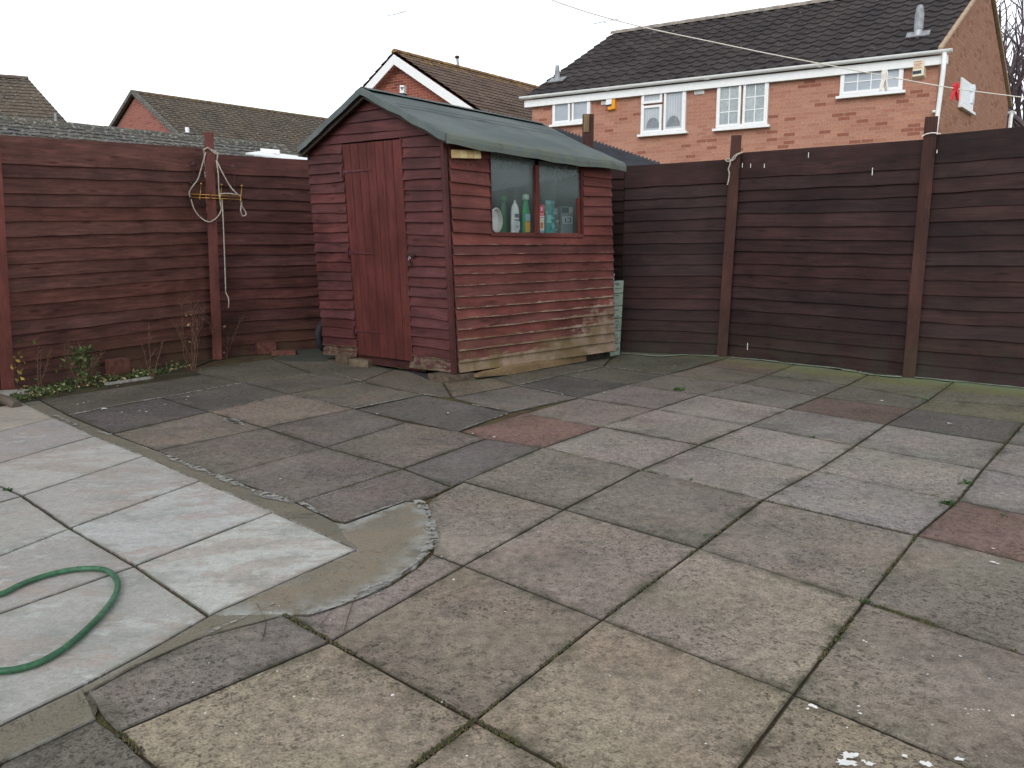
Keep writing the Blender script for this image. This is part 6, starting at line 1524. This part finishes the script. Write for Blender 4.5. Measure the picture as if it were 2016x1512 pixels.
# white-edged lean-to roof
a, b = at(513, 300, 9.6), at(640, 316, 10.2); o = thing('porch_roof', 'bright white edge of a small lean-to roof between left fence and shed', 'roof', Vector((a.x, a.y, 0)))
w = MB(); k_ = Vector((-.12, -.55, -.09)); t2 = at(550, 303, 9.6)
w.hexa([a + k_ * .9 + Vector((.09, 0, 0)), b + k_, b, a], [p + UP * .015 for p in (a + k_ * .9 + Vector((.09, 0, 0)), b + k_, b, a)]); w.hexa([a, t2, t2 + Vector((0, .03, 0)), a + Vector((0, .03, 0))], [p + UP * .045 for p in (a, t2, t2 + Vector((0, .03, 0)), a + Vector((0, .03, 0)))])
w.build('roof_sheet', M['upvc'], o)
w = MB(); m0 = lerp(a, b, .3) + k_ * .5
for q in (a + k_ * .4 + Vector((.08, 0, 0)), b + k_ * .4): w.bar(Vector((q.x, q.y, 0)), q, .06, .06, side=Vector((1, 0, 0)))
w.build('support', M['upvc'], o)

# ---- dark corrugated shed roof behind the right fence
A = at(1095, 252, 11.8); B = at(1303, 323, 10.4); Cc = at(1205, 352, 9.35); Dd = at(1040, 300, 10.6)
o = thing('outbuilding', 'outbuilding with dark corrugated roof just behind the shed and right fence', 'outbuilding', Vector((B.x, B.y, 0)))
w = MB(); nn = (B - A).cross(Dd - A).normalized(); nn = nn if nn.z > 0 else -nn; nw = 60
for i in range(nw * 2):
    s0, s1 = i / (nw * 2), (i + 1) / (nw * 2); h0 = .022 * math.sin(s0 * nw * math.pi); h1 = .022 * math.sin(s1 * nw * math.pi)
    w.face([lerp(Dd, Cc, s0) + nn * h0, lerp(Dd, Cc, s1) + nn * h1, lerp(A, B, s1) + nn * h1, lerp(A, B, s0) + nn * h0])
w.build('roof', M['corr'], o)
w = MB(); q = nn * .04
for p_, r_ in ((A, B), (B, Cc), (Cc, Dd), (Dd, A)): w.face([Vector((p_.x, p_.y, 0)), Vector((r_.x, r_.y, 0)), r_ - q, p_ - q])
w.build('wall', M['grey_wood'], o)

# ---- bare tree beyond the gable, right edge
TR_ = thing('bare_tree', 'leafless tree with spreading branches beyond the orange gable', 'tree', Vector((at(2130, 400, 24).x, 24, 0)))
w = MB(); tw = MB(); rg = random.Random(9)
def grow(p, d, L, r, lev):
    pts = [p]; k = 5; rr2 = [r]
    for i in range(k):
        d = (d + Vector((rg.uniform(-.18, .18), rg.uniform(-.18, .18), rg.uniform(-.05, .16)))).normalized(); p = p + d * L / k; pts.append(p); rr2.append(r * (1 - .55 * (i + 1) / k))
        if lev > 0 and i >= 1:
            for _ in range(2 if lev > 1 else 3):
                if rg.random() < .62:
                    b = (d + Vector((rg.uniform(-1, 1), rg.uniform(-1, 1), rg.uniform(-.25, .7)))).normalized(); grow(p, b, L * rg.uniform(.45, .7), r * .5, lev - 1)
    (w if lev >= 3 else tw).tube(pts, rr2, 6 if lev > 1 else 4)
base = Vector((at(2130, 400, 24).x, 24, 0))
w.tube([base, base + UP * 1.6], [.32, .26], 10)
for a_, l_ in ((2.9, 5), (2.5, 5.5), (3.4, 4.5), (1.8, 5), (.4, 5), (5.2, 5), (3.1, 6.5)):
    grow(base + UP * 1.5, Vector((math.cos(a_) * .75, math.sin(a_) * .5, .9)).normalized(), l_, .15, 3)
w.build('trunk', M['bark'], TR_); tw.build('crown', M['bark'], TR_)
